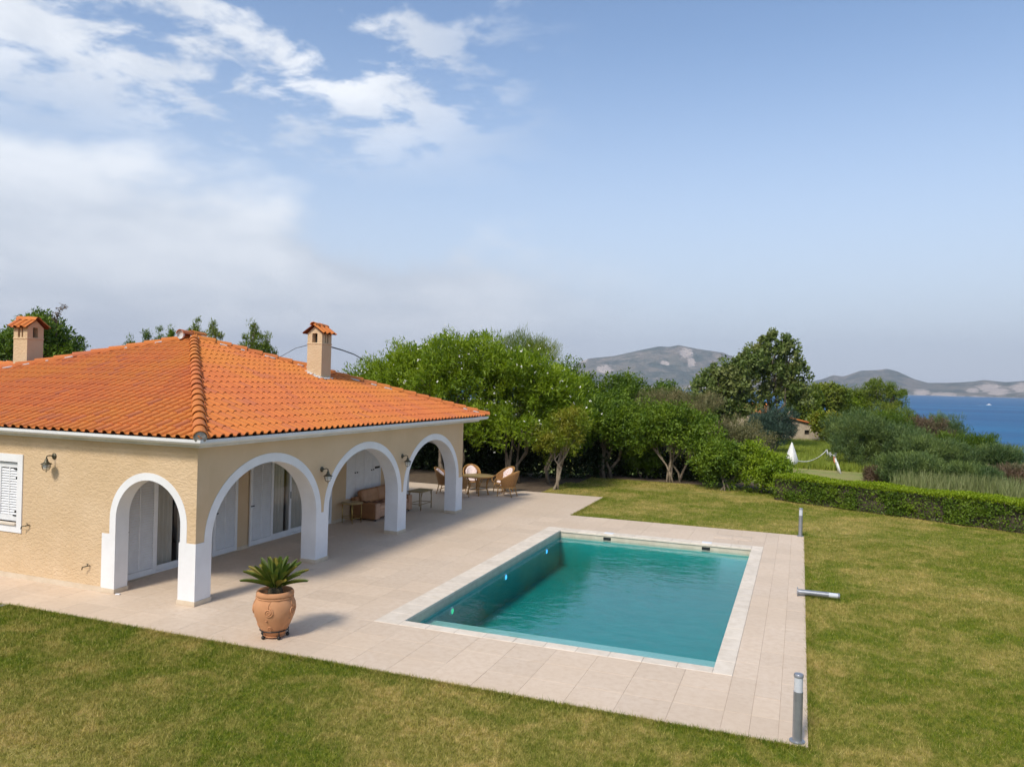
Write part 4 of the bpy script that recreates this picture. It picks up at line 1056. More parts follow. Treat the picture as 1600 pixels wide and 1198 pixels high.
def rattan_chair():
    """seat towards +x, back at -x"""
    e = root('rattan_armchair', '-', 'chair', (0, 0, 0), 'rattan armchairs round the garden table')
    # shell of the back: a fan, woven
    v = []; fs = []; nu, nv = 18, 7
    for i in range(nu + 1):
        th_ = R(-112 + 224 * i / nu); c_, s_ = math.cos(th_), math.sin(th_)
        hgt = 0.60 + 0.36 * max(0.0, math.cos(th_ * 0.72)) ** 1.3 - (0.0 if abs(th_) < 1.2 else 0.02)
        for j in range(nv + 1):
            u = j / nv; rr_ = 0.26 + 0.07 * u; z = 0.34 + (hgt - 0.34) * u
            v.append((-(rr_ * c_) - 0.13 * u * max(0, c_) - 0.0, rr_ * s_ * 1.02, z))
    for i in range(nu):
        for j in range(nv): fs.append((i * (nv + 1) + j, (i + 1) * (nv + 1) + j, (i + 1) * (nv + 1) + j + 1, i * (nv + 1) + j + 1))
    o = MB().add(v, fs, True).build('backrest', 'rattan_weave', e, world=False); o.modifiers.new('Solidify', 'SOLIDIFY').thickness = 0.018
    rim = [Vector(v[i * (nv + 1) + nv]) for i in range(nu + 1)]
    MB().tube(rim, 0.017, 7).build('rim', 'rattan', e, world=False)
    for s_ in (-1, 1):
        MB().tube([rim[0 if s_ < 0 else -1] + Vector((0, 0, 0)), (0.22, 0.31 * s_, 0.62), (0.33, 0.30 * s_, 0.58), (0.345, 0.285 * s_, 0.46), (0.31, 0.26 * s_, 0.36)], 0.017, 7).build('arm', 'rattan', e, world=False)
        MB().tube([(0.29, 0.25 * s_, 0.0), (0.27, 0.25 * s_, 0.2), (0.25, 0.24 * s_, 0.36)], [0.016, 0.018, 0.018], 7).build('leg', 'rattan', e, world=False)
        MB().tube([(-0.30, 0.22 * s_, 0.0), (-0.24, 0.22 * s_, 0.2), (-0.20, 0.22 * s_, 0.38)], [0.016, 0.018, 0.018], 7).build('leg', 'rattan', e, world=False)
        MB().tube([(0.27, 0.25 * s_, 0.14), (0.0, 0.24 * s_, 0.24), (-0.25, 0.22 * s_, 0.14)], 0.010, 6).build('stretcher', 'rattan', e, world=False)
        MB().tube([(0.30, 0.275 * s_, 0.36), (0.15, 0.30 * s_, 0.5), (0.05, 0.31 * s_, 0.62)], 0.010, 6).build('brace', 'rattan', e, world=False)
    MB().tube([(0.30 * math.cos(k * 0.2618) - 0.0, 0.27 * math.sin(k * 0.2618), 0.35) for k in range(25)], 0.022, 7, cap=False).build('seat_frame', 'rattan', e, world=False)
    MB().lathe([(0.0, 0.33), (0.27, 0.33), (0.28, 0.345), (0.27, 0.36), (0.0, 0.36)], n=20, cap=False).build('seat', 'rattan_weave', e, world=False)
    MB().lathe([(0.0, 0.362), (0.22, 0.362), (0.262, 0.39), (0.25, 0.43), (0.20, 0.45), (0.0, 0.455)], (0.02, 0, 0), 20, cap=False).build('seat_cushion', 'cushion', e, world=False)
    v = []; fs = []; nu, nv = 12, 6
    for i in range(nu + 1):
        th_ = R(-62 + 124 * i / nu); c_, s_ = math.cos(th_), math.sin(th_); hgt = 0.55 + 0.36 * max(0.0, math.cos(th_ * 0.9)) ** 1.2
        for j in range(nv + 1):
            u = j / nv; rr_ = 0.215 + 0.05 * u; z = 0.42 + (hgt - 0.42) * u
            v.append((-(rr_ * c_) - 0.13 * u * max(0, c_), rr_ * s_, z))
    for i in range(nu):
        for j in range(nv): fs.append((i * (nv + 1) + j, (i + 1) * (nv + 1) + j, (i + 1) * (nv + 1) + j + 1, i * (nv + 1) + j + 1))
    o = MB().add(v, fs, True).build('back_cushion', 'cushion', e, world=False); o.modifiers.new('Solidify', 'SOLIDIFY').thickness = -0.05
    return e
proto = rattan_chair()
TC = Vector((-11.22, 26.45, 0))
for i, (x, y, a, lab) in enumerate([
        (-10.12, 26.66, 172, 'rattan armchair nearest the pool, turned side on to the camera'),
        (-11.55, 25.45, 78, 'rattan armchair with its woven back to the camera beside the last pillar'),
        (-10.62, 27.55, -118, 'fan backed rattan armchair behind the table, facing the camera'),
        (-11.92, 27.45, -60, 'rattan armchair with pale cushion half hidden behind the end of the porch'),
        (-12.40, 26.15, 8, 'rattan armchair seen through the third arch left of the pillar')]):
    c = proto if i == 0 else copy_tree(proto)
    c.location = (x, y, 0); c.rotation_euler.z = R(a); c['label'] = lab
tb = root('garden_table', 'round rattan garden table among the armchairs on the terrace', 'table', TC)
MB().lathe([(0.0, 0.69), (0.56, 0.69), (0.585, 0.705), (0.57, 0.73), (0.0, 0.73)], n=32, cap=False).build('table_top', 'table_top', tb, world=False)
MB().tube([(0.575 * math.cos(k * 0.19635), 0.575 * math.sin(k * 0.19635), 0.70) for k in range(33)], 0.026, 7, cap=False).build('rim', 'rattan', tb, world=False)
for k in range(4):
    a = R(28) + k * math.pi / 2; ca, sa = math.cos(a), math.sin(a)
    lg = MB(); lg.tube([(0.40 * ca, 0.40 * sa, 0.0), (0.33 * ca, 0.33 * sa, 0.25), (0.33 * ca, 0.33 * sa, 0.5), (0.44 * ca, 0.44 * sa, 0.695)], 0.026, 8); lg.tube([(0.33 * ca, 0.33 * sa, 0.3), (0.43 * math.cos(a + .35), 0.43 * math.sin(a + .35), 0.69)], 0.013, 6); lg.tube([(0.33 * ca, 0.33 * sa, 0.3), (0.43 * math.cos(a - .35), 0.43 * math.sin(a - .35), 0.69)], 0.013, 6)
    lg.build('leg', 'rattan', tb, world=False)
MB().tube([(0.33 * math.cos(k * 0.2618), 0.33 * math.sin(k * 0.2618), 0.25) for k in range(25)], 0.013, 6, cap=False).build('stretcher_ring', 'rattan', tb, world=False)

# ================================================================== POT WITH SAGO PALM
PC = Vector((-7.9, 10.33, 0))
pot = root('terracotta_pot', 'large terracotta jar with raised spirals standing on the terrace', 'pot', PC)
prof = [(0.17, 0.045), (0.20, 0.05), (0.235, 0.12), (0.31, 0.24), (0.365, 0.36), (0.395, 0.46), (0.385, 0.55), (0.345, 0.63), (0.315, 0.665), (0.345, 0.675), (0.352, 0.70), (0.345, 0.735), (0.325, 0.755), (0.295, 0.752), (0.28, 0.72), (0.29, 0.66), (0.27, 0.645), (0.0, 0.645)]
prof = [(r_ * 0.85, z) for r_, z in prof]
MB().lathe(prof, n=44, cap=False).build('jar', 'terracotta_pot', pot, world=False)
MB().lathe([(0.242, 0.655), (0.13, 0.668), (0.0, 0.67)], n=30, cap=False).build('potting_soil', 'potting_soil', pot, world=False)
def jar_r(z):
    zs_ = [p[1] for p in prof[:9]]; return float(np.interp(z, zs_, [p[0] for p in prof[:9]]))
def on_jar(a, z, o_=0.004): r_ = jar_r(z) + o_; return (r_ * math.cos(a), r_ * math.sin(a), z)
def spiral(a0, z0, s_, turns=2.6):
    pts = []
    for k in range(46):
        u = k / 45; th_ = turns * 2 * math.pi * u; r_ = s_ * (0.06 + 0.94 * u)
        pts.append(on_jar(a0 + r_ * math.cos(th_) / 0.325, z0 + r_ * math.sin(th_), 0.003))
    MB().tube(pts, 0.011, 6).build('spiral_ornament', 'terracotta_pot', pot, world=False)
FA = math.atan2(-PC.y, -PC.x)                          # the side turned to the terrace edge
for k in range(5):
    a = FA - 0.30 + k * 2 * math.pi / 5
    spiral(a, 0.47, 0.075, 2.2); spiral(a + 0.02, 0.19, 0.05, 1.8)
    MB().tube([on_jar(a, 0.535), on_jar(a - 0.02, 0.58), on_jar(a + 0.05, 0.63), on_jar(a + 0.1, 0.655)], 0.006, 6).build('relief', 'terracotta_pot', pot, world=False)
    MB().lathe([(0.0, -0.008), (0.022, 0), (0.0, 0.008)], on_jar(a - 0.12, 0.335), 8, cap=False).build('relief', 'terracotta_pot', pot, world=False)
MB().tube([on_jar(FA + k * 0.1745, 0.655, 0.012 + 0.006 * math.sin(k * 1.9)) for k in range(37)], 0.013, 7, cap=False).build('rope_moulding', 'terracotta_pot', pot, world=False)
st = root('pot_stand', 'dark iron ring stand with castor feet under the terracotta jar', 'stand', PC)
MB().tube([(0.222 * math.cos(k * 0.2094), 0.222 * math.sin(k * 0.2094), 0.13) for k in range(31)], 0.010, 7, cap=False).build('ring', 'dark_metal', st, world=False)
MB().lathe([(0.0, 0.03), (0.178, 0.03), (0.182, 0.043), (0.0, 0.043)], n=26, cap=False).build('plate', 'terracotta_pot', st, world=False)
for k in range(5):
    a = FA + 0.35 + k * 2 * math.pi / 5; ca, sa = math.cos(a), math.sin(a)
    ft = MB().tube([(0.222 * ca, 0.222 * sa, 0.14), (0.216 * ca, 0.216 * sa, 0.06), (0.186 * ca, 0.186 * sa, 0.036)], 0.009, 6).build('foot', 'dark_metal', st, world=False)
    MB().lathe([(0.0, -0.02), (0.026, -0.02), (0.03, 0), (0.026, 0.02), (0.0, 0.02)], n=12, cap=False).xf(Matrix.Translation((0.21 * ca, 0.21 * sa, 0.03)) @ Matrix.Rotation(a, 4, 'Z') @ Matrix.Rotation(R(90), 4, 'X')).build('castor', 'dark_metal', ft, world=False)
palm = root('sago_palm', 'stiff green sago palm growing in the terracotta jar', 'palm', PC + Vector((0, 0, 0.66)))
MB().lathe([(0.09, -0.01), (0.115, 0.04), (0.12, 0.09), (0.095, 0.13), (0.04, 0.16), (0.0, 0.16)], n=20, cap=False).build('trunk', 'palm_trunk', palm, world=False)
def frond(L, az_, el0, bend, tipc):
    """rachis with two rows of narrow leaflets"""
    pts = []; p = Vector((0.05 * math.cos(az_), 0.05 * math.sin(az_), 0.13)); el = el0; n = 14
    for k in range(n + 1):
        pts.append(p.copy()); p = p + Vector((math.cos(az_) * math.cos(el), math.sin(az_) * math.cos(el), math.sin(el))) * (L / n); el -= bend / n
    m = MB(); m.tube(pts, [0.008 * (1 - 0.7 * k / n) for k in range(n + 1)], 5)
    side = Vector((-math.sin(az_), math.cos(az_), 0))
    N = 46
    for k in range(N):
        u = 0.14 + 0.86 * k / N; i = min(int(u * n), n - 1); f_ = u * n - i; q = pts[i].lerp(pts[i + 1], f_); d = (pts[i + 1] - pts[i]).normalized(); up = side.cross(d) * -1
        if up.z < 0: up = -up
        l_ = 0.10 * math.sin(math.pi * min(1, 0.18 + u * 0.80)) ** 0.7 + 0.02
        for s_ in (-1, 1):
            ax = (side * s_ * 0.50 + d * 0.72 + up * 0.45).normalized(); wd = d * 0.0085
            a = q; b_ = q + ax * l_ * 0.5 + up * 0.004; c = q + ax * l_
            m.add([a - wd * 0.6, a + wd * 0.6, b_ + wd, c, b_ - wd], [(0, 1, 2, 3, 4)])
    return m
gr = random.Random(3)
for k in range(44):
    az_ = k * 2.39996; u = k / 44
    el0 = R(84 - 58 * u ** 0.9 + gr.uniform(-5, 5)); L = 0.44 + 0.10 * u + gr.uniform(-0.04, 0.04)
    frond(L, az_, el0, R(6 + 16 * u), False).build('frond', 'palm_tip' if gr.random() < 0.13 else 'palm_leaf', palm, world=False)

# ================================================================== BOLLARD LIGHTS
def bollard(label, loc, M=None):
    e = root('bollard_light', label, 'bollard', loc, 'grey bollard lights along the terrace edge')
    for nm, pf, mt in (('base_flange', [(0.0, 0), (0.092, 0), (0.092, 0.012), (0.06, 0.02), (0.0, 0.02)], 'grey_metal'), ('post', [(0.0, 0.018), (0.055, 0.018), (0.055, 0.60), (0.0, 0.60)], 'grey_metal'),
                       ('lens', [(0.0, 0.60), (0.05, 0.60), (0.05, 0.775), (0.0, 0.775)], 'lens'), ('cap', [(0.0, 0.772), (0.056, 0.772), (0.056, 0.80), (0.05, 0.81), (0.0, 0.812)], 'grey_metal')):
        MB().lathe(pf, n=22, cap=False).build(nm, mt, e, world=False).data.set_sharp_from_angle(angle=R(40))
    if M: e.rotation_mode = 'QUATERNION'; e.rotation_quaternion = M
    return e
bollard('upright grey bollard light on the near corner of the terrace', (0.055, 9.86, 0.0))
bollard('upright grey bollard light on the far corner of the terrace by the lawn', (0.075, 23.74, 0.0))
_q = Vector((0.985, 0.06, -0.012)).normalized().to_track_quat('Z', 'Y')
bollard('toppled grey bollard light lying across the terrace edge onto the grass', (0.02, 16.84, 0.085), _q)

m = MB().cbox(-0.045, -0.025, 0.0, 0.045, 0.025, 0.022, 0.009).xf(Matrix.Translation((-12.02, 11.02, 0.0)) @ Matrix.Rotation(R(18), 4, 'Z'))
tag(m.build('pebble', 'white_paint'), 'small flat white stone lying at the foot of the round side arch', 'stone')

# ================================================================== PLANTS
def leaf_mesh(name, Pt, D, Nn, L, Wd, mat, fold=0.15, parts=None):
    """one folded lozenge (two triangles as a quad) per leaf"""
    D = unit(D); Sd = unit(np.cross(Nn, D)); Nn = np.cross(D, Sd)
    L = L[:, None]; Wd = Wd[:, None]
    b_ = Pt - D * L * 0.5; t_ = Pt + D * L * 0.5 - Nn * L * 0.06; mid_ = Pt - D * L * 0.04
    l_ = mid_ - Sd * Wd * 0.5 + Nn * Wd * fold; r_ = mid_ + Sd * Wd * 0.5 + Nn * Wd * fold
    V = np.stack([b_, r_, t_, l_], 1).reshape(-1, 3); F = np.arange(len(V)).reshape(-1, 4)
    return np_mesh(name, V, F, mat)
def crown_leaves(lobes, clumps, per, cr, size, aspect, seed, up=0.35, out=0.55, fill=0.25, zmin=None, flat=1.0, spread=0.62, lump=0.22):
    """leaf positions: clumps spread over a set of ellipsoids (cx,cy,cz,rx,ry,rz)"""
    r = np.random.default_rng(seed)
    lb = np.array(lobes, float); wgt = (lb[:, 3] * lb[:, 4] + lb[:, 4] * lb[:, 5] + lb[:, 3] * lb[:, 5]); wgt /= wgt.sum()
    k = r.choice(len(lb), clumps, p=wgt); u = unit(r.normal(size=(clumps, 3)))
    low = u[:, 2] < -0.35; u[low, 2] *= np.where(r.random(low.sum()) < 0.65, -1, 1); u = unit(u)
    rad = np.where(r.random(clumps) < fill, r.uniform(0.30, 0.75, clumps), r.uniform(1 - lump, 1 + lump * 0.7, clumps))
    cc = lb[k, :3] + u * lb[k, 3:] * rad[:, None]
    ci = np.repeat(np.arange(clumps), per); n = len(ci)
    csz = r.uniform(0.65, 1.35, clumps)
    off = r.normal(size=(n, 3)); off = unit(off) * (r.random(n) ** 0.45)[:, None]
    off[:, 2] *= flat
    Pt = cc[ci] + off * cr * csz[ci][:, None]
    outv = unit(unit(u)[ci] * 0.6 + off * 0.7)
    D = unit(outv * out + r.normal(size=(n, 3)) * spread + np.array([0, 0, up]))
    Nn = unit(outv * 0.5 + np.array([0, 0, 0.7]) + r.normal(size=(n, 3)) * 0.45)
    L = size * r.uniform(0.65, 1.3, n); Wd = L * aspect * r.uniform(0.8, 1.2, n)
    keep = np.ones(n, bool)
    if zmin is not None: keep = Pt[:, 2] > zmin
    return Pt[keep], D[keep], Nn[keep], L[keep], Wd[keep], cc, u
def limb(m, a, b_, r0, r1, seed, wob=0.12, n=5, sides=7):
    rr_ = random.Random(seed); a, b_ = Vector(a), Vector(b_); L = (b_ - a).length; pts = []
    for k in range(n + 1):
        u = k / n; p = a.lerp(b_, u); w = wob * L * math.sin(math.pi * u) * 0.6
        pts.append(p + Vector((rr_.uniform(-w, w), rr_.uniform(-w, w), rr_.uniform(-w, w) * 0.4 + 0.10 * L * math.sin(math.pi * u) * 0.4)))
    m.tube(pts, [r0 + (r1 - r0) * k / n for k in range(n + 1)], sides); return pts
def gz(x, y): return float(ground_z(np.array([x]), np.array([y]))[0])
def plant(name, label, cat, base, lobes, leaf, seed, stems=3, r0=0.09, clumps=260, per=50, cr=0.32, size=0.13, aspect=0.28, bark='bark', group=None, fork=0.35, splay=0.15, zmin=None, blossom=0, crown='crown', **kw):
    bx_, by_ = base[:2]; bz = base[2] if len(base) > 2 else gz(bx_, by_) + 0.02
    e = root(name, label, cat, (bx_, by_, bz), group)
    Pt, D, Nn, L, Wd, cc, u = crown_leaves(lobes, clumps, per, cr, size, aspect, seed, zmin=zmin, **kw)
    put(crown, leaf_mesh(crown, Pt, D, Nn, L, Wd, leaf), e)
    m = MB(); rr_ = random.Random(seed)
    for s_ in range(stems):
        lb = lobes[s_ % len(lobes)]; a_ = 2 * math.pi * s_ / stems + rr_.uniform(-0.5, 0.5)
        b0 = Vector((bx_ + splay * 0.6 * math.cos(a_), by_ + splay * 0.6 * math.sin(a_), bz - 0.05))
        c = Vector(lb[:3]); tgt = c + Vector((rr_.uniform(-0.45, 0.45) * lb[3], rr_.uniform(-0.45, 0.45) * lb[4], 0.25 * lb[5] * rr_.random()))
        pts = limb(m, b0, tgt, r0 * rr_.uniform(0.75, 1.1), r0 * 0.28, seed * 31 + s_, 0.14, 6)
        for q in range(3):
            p0 = pts[2 + q]; t2 = c + Vector((rr_.uniform(-0.85, 0.85) * lb[3], rr_.uniform(-0.85, 0.85) * lb[4], rr_.uniform(-0.2, 0.75) * lb[5]))
            limb(m, p0, t2, r0 * 0.42, r0 * 0.12, seed * 77 + s_ * 9 + q, 0.12, 4, 6)
    m.build('trunk', bark, e)
    if blossom:
        r = np.random.default_rng(seed + 5); pk = r.choice(len(cc), blossom, replace=len(cc) < blossom)
        o_ = cc[pk] + unit(u[pk] + np.array([0, -0.5, 0.25])) * cr * 1.05
        n = 5; Pb = np.repeat(o_, n, 0) + r.normal(size=(blossom * n, 3)) * 0.02
        nm = unit(r.normal(size=(blossom * n, 3)) + np.array([0, -0.8, 0.5])); dd = unit(np.cross(nm, r.normal(size=nm.shape)))
        ob = put('blossom', leaf_mesh('blossom', Pb, dd, nm, r.uniform(0.035, 0.075, len(Pb)), np.full(len(Pb), 0.045), 'petal'), e); ob['kind'] = 'stuff'
    return e
def lobeset(cx, cy, cz, rx, ry, rz, n, seed, k=0.62):
    """break one crown into n overlapping lobes"""
    r = random.Random(seed); out = [(cx, cy, cz, rx * 0.72, ry * 0.72, rz * 0.78)]
    for i in range(n):
        a = 2 * math.pi * (i + r.random() * 0.6) / n; el = r.uniform(-0.35, 0.85)
        out.append((cx + math.cos(a) * rx * 0.55, cy + math.sin(a) * ry * 0.55, cz + el * rz * 0.55, rx * r.uniform(0.36, 0.55), ry * r.uniform(0.36, 0.55), rz * r.uniform(0.34, 0.55)))
    return out
OL = dict(leaf='leaf_oleander', clumps=470, per=54, cr=0.36, size=0.20, aspect=0.23, bark='bark', stems=5, r0=0.075, splay=0.55, up=0.45, out=0.7, spread=0.55)
G1 = 'flowering oleander trees behind the terrace'
def oleander(label, base, lobes, seed, **kw):
    d = dict(OL); d.update(kw); leaf = d.pop('leaf')
    return plant('oleander_tree', label, 'tree', base, lobes, leaf, seed, group=G1, **d)
oleander('flowering oleander rising behind the roof hip beside the right chimney', (-16.9, 30.6), lobeset(-16.9, 30.6, 3.8, 2.5, 1.9, 2.3, 8, 1), 101, blossom=80)
oleander('tall flowering oleander directly above the far corner of the tiled roof', (-13.9, 29.6), lobeset(-13.7, 29.8, 3.9, 2.5, 1.9, 2.45, 9, 2) + [(-13.0, 28.9, 2.3, 1.3, 0.8, 0.9)], 102, blossom=110, stems=7)
oleander('broad flowering oleander whose branches hang over the garden table', (-11.4, 30.5), lobeset(-11.2, 30.4, 3.6, 2.3, 1.9, 2.3, 9, 3) + [(-10.9, 29.0, 2.2, 1.1, 0.8, 0.9), (-12.0, 29.3, 2.4, 1.0, 0.8, 0.9)], 103, blossom=120, stems=6)
oleander('pale green oleander crown right of the table and above the yellowing bush', (-9.9, 31.6), lobeset(-9.7, 31.3, 3.0, 1.6, 1.5, 1.95, 7, 4), 104, blossom=60, clumps=340)
plant('oleander_tree', 'small yellowing oleander with three bare stems at the edge of the lawn', 'tree', (-9.15, 29.5), lobeset(-9.0, 29.5, 2.1, 1.15, 1.0, 1.3, 7, 5), 'leaf_yellow', 105, stems=3, r0=0.055, clumps=230, per=44, cr=0.26, size=0.14, aspect=0.26, bark='bark_pale', splay=0.22, blossom=14, group=G1, up=0.2, out=0.7)
plant('broom_tree', 'fine leaved tree with a rounded top behind the oleanders', 'tree', (-14.6, 39.8), lobeset(-14.4, 39.6, 5.0, 2.2, 1.8, 2.25, 5, 6), 'leaf_bright', 106, stems=3, r0=0.12, clumps=340, per=52, cr=0.40, size=0.26, aspect=0.07, up=0.9, out=0.6, spread=0.35)
DK = dict(clumps=300, per=52, cr=0.34, size=0.14, aspect=0.42, bark='bark', stems=4, r0=0.085, splay=0.4)
GD = 'dark evergreen trees along the far edge of the lawn'
def dark(label, base, lobes, seed, leaf='leaf_dark', name='evergreen_tree', **kw):
    d = dict(DK); d.update(kw); return plant(name, label, 'tree', base, lobes, leaf, seed, group=GD, **d)
dark('tall dark evergreen with a thin leader rising beside the mountain', (-11.0, 37.2), lobeset(-10.9, 37.1, 3.6, 1.7, 1.5, 2.15, 6, 7), 107)
dark('dark evergreen in front of the left foot of the mountain', (-8.9, 38.4), lobeset(-8.9, 38.3, 3.15, 1.75, 1.5, 1.8, 6, 8), 108)
dark('dark evergreen with ragged tips below the summit of the mountain', (-6.8, 38.8), lobeset(-6.6, 38.8, 2.95, 1.6, 1.5, 1.7, 6, 9), 109)
dark('dense green lentisk tree leaning over the dark gap behind the lawn', (-8.3, 34.6), lobeset(-8.3, 34.2, 2.4, 1.9, 1.4, 1.5, 9, 10) + [(-7.0, 34.3, 1.9, 0.9, 0.8, 0.7), (-9.6, 33.4, 1.9, 0.9, 0.8, 0.8)], 110, 'leaf_lentisk', 'lentisk_tree', zmin=0.95, clumps=400, stems=5)
dark('lentisk tree with several twisted pale trunks beside the lawn', (-5.25, 34.7), lobeset(-5.5, 34.6, 2.35, 2.1, 1.3, 1.15, 9, 11) + [(-3.9, 34.2, 1.9, 0.9, 0.8, 0.8), (-7.0, 34.0, 2.1, 0.9, 0.8, 0.8), (-4.9, 33.8, 1.95, 0.8, 0.6, 0.5)], 111, 'leaf_lentisk', 'lentisk_tree', bark='bark_pale', zmin=1.25, stems=6, r0=0.06, splay=0.5, fill=0.12, clumps=380)
plant('dry_shrub', 'grey brown half dry shrub top above the twisted trunks', 'shrub', (-5.0, 36.4), [(-6.0, 36.0, 3.5, 1.2, 0.9, 0.5), (-4.6, 36.0, 3.45, 1.2, 0.9, 0.55), (-5.2, 35.6, 3.1, 1.3, 0.8, 0.5)], 'leaf_olive', 112, stems=5, r0=0.05, clumps=240, per=44, cr=0.26, size=0.19, aspect=0.10, bark='bark_pale', up=0.7, splay=0.5)
plant('olive_shrub', 'grey green olive shrub between the twisted trunks and the hut', 'shrub', (-3.0, 39.0), lobeset(-2.9, 38.6, 1.5, 1.7, 1.4, 1.55, 8, 12), 'leaf_olive', 113, stems=5, r0=0.05, clumps=300, per=46, cr=0.30, size=0.16, aspect=0.16, bark='bark_pale', up=0.4, splay=0.5)
plant('green_bush', 'bright green rounded bush where the hedge meets the trees', 'bush', (-2.85, 33.0), lobeset(-2.95, 33.4, 0.95, 1.35, 1.0, 1.2, 9, 13), 'leaf_lentisk', 114, stems=4, r0=0.04, clumps=300, per=48, cr=0.26, size=0.13, aspect=0.4, splay=0.4)
plant('green_bush', 'taller green bush directly left of the clipped hedge', 'bush', (-1.35, 33.2), lobeset(-1.35, 33.1, 0.75, 1.1, 0.8, 1.0, 8, 14) + [(-1.9, 33.2, 1.5, 0.5, 0.5, 0.5), (-0.55, 32.5, 0.45, 0.7, 0.5, 0.6)], 'leaf_oleander', 115, stems=4, r0=0.04, clumps=240, per=48, cr=0.26, size=0.13, aspect=0.4, splay=0.4)
plant('green_bush', 'low dark bush in the shade left of the twisted trunks', 'bush', (-6.7, 35.4), lobeset(-6.7, 35.3, 0.7, 0.9, 0.7, 0.75, 5, 15), 'leaf_dark', 116, stems=4, r0=0.03, clumps=150, per=46, cr=0.24, size=0.13, aspect=0.4, splay=0.3)
# thicket closing the gaps behind the trunks, shade put into its leaf colour
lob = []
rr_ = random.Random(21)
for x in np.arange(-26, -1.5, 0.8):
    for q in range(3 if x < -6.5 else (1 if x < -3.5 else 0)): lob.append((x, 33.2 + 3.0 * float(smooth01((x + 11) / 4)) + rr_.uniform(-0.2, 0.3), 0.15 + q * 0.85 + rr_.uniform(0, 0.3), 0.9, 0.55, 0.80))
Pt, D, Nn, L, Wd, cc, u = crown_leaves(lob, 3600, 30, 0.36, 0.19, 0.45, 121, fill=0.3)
tag(put('undergrowth', leaf_mesh('undergrowth', Pt, D, Nn, L, Wd, 'leaf_shade')), 'tangled undergrowth behind the tree trunks, its leaves coloured dark for the shade', kind='stuff')

# clipped hedge between the lawn and the meadow
H0, H1 = Vector((-0.70, 31.74, 0)), Vector((9.65, 26.75, 0))
hd = (H1 - H0).normalized(); hn = Vector((-hd.y, hd.x, 0)); HL = (H1 - H0).length; HW, HH = 0.62, 0.92
hedge = root('hedge', 'long clipped green hedge between the lawn and the meadow', 'hedge', (H0 + H1) / 2 + Vector((0, 0, -0.05)))
r = np.random.default_rng(31); n = 62000
su = r.random(n) * HL; face = r.random(n)
tv = r.uniform(-HW, HW, n); hv = r.random(n) * HH
top_ = face < 0.36; frt = (face >= 0.36) & (face < 0.74); bk = (face >= 0.74) & (face < 0.9)
wav = 0.05 * np.sin(su * 2.1) + 0.07 * (fbm(su * 0.9, su * 0 + 3, 4, 4) - 0.5) * 2
hv = np.where(top_, HH + wav + r.normal(size=n) * 0.025, hv)
dpt = np.abs(r.normal(size=n)) * 0.07 + 0.10 * (fbm(su * 1.7, hv * 2.0, 9, 4) > 0.56)
tv = np.where(frt, -HW - wav * 0.6 + dpt, np.where(bk, HW - dpt, tv))
Pt = np.stack([H0.x + hd.x * su + hn.x * tv, H0.y + hd.y * su + hn.y * tv, np.maximum(hv, 0.04)], 1)
nf = np.where(top_[:, None], np.array([0, 0, 1.0]), np.where(frt[:, None], np.array([-hn.x, -hn.y, 0.3]), np.array([hn.x, hn.y, 0.3])))
D = unit(nf * 0.5 + r.normal(size=(n, 3)) * 0.6 + np.array([0, 0, 0.3])); Nn = unit(nf * 0.6 + r.normal(size=(n, 3)) * 0.5 + np.array([0, 0, 0.4]))
Ls = r.uniform(0.05, 0.10, n)
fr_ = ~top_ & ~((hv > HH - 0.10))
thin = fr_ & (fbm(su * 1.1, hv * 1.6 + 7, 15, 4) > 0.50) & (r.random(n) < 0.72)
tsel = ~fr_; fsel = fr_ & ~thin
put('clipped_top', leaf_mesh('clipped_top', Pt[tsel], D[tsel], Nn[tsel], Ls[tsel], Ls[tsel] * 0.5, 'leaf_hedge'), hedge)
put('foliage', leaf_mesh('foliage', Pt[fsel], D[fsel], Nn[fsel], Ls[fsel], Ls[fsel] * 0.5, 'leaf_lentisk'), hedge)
m = MB()
for k in range(30):
    p = H0 + hd * (0.2 + k * HL / 30) + hn * random.uniform(-0.3, 0.1)
    for q in range(4): limb(m, p + Vector((0, 0, -0.06)), p + hd * random.uniform(-0.35, 0.35) + hn * random.uniform(-0.5, 0.4) + Vector((0, 0, random.uniform(0.6, 0.95))), 0.016, 0.006, k * 7 + q, 0.1, 4, 5)
m.build('twigs', 'bark_dark', hedge, kind='stuff')
m = MB(); e1, e2 = H0 + hn * (-HW + 0.22), H0 + hn * (HW - 0.2)
m.prism([e1 + Vector((0, 0, -0.05)), e2 + Vector((0, 0, -0.05)), e2 + Vector((0, 0, HH - 0.16)), e1 + Vector((0, 0, HH - 0.16))], hd * HL); m.build('core', 'bark_dark', hedge)

# trees behind the house
def at_px(px, py, depth):
    d = pix_dir(px, py); return camo.location + d * (depth / d.dot(CF))
plant('broad_tree', 'dark broad tree behind the left chimney', 'tree', (-42.5, 32.5), lobeset(-42.3, 32.3, 5.2, 3.2, 2.4, 2.3, 7, 16) + [(-39.9, 32.4, 4.3, 1.2, 1.0, 1.2)], 'leaf_dark', 130, stems=3, r0=0.2, clumps=420, per=46, cr=0.45, size=0.24, aspect=0.4)
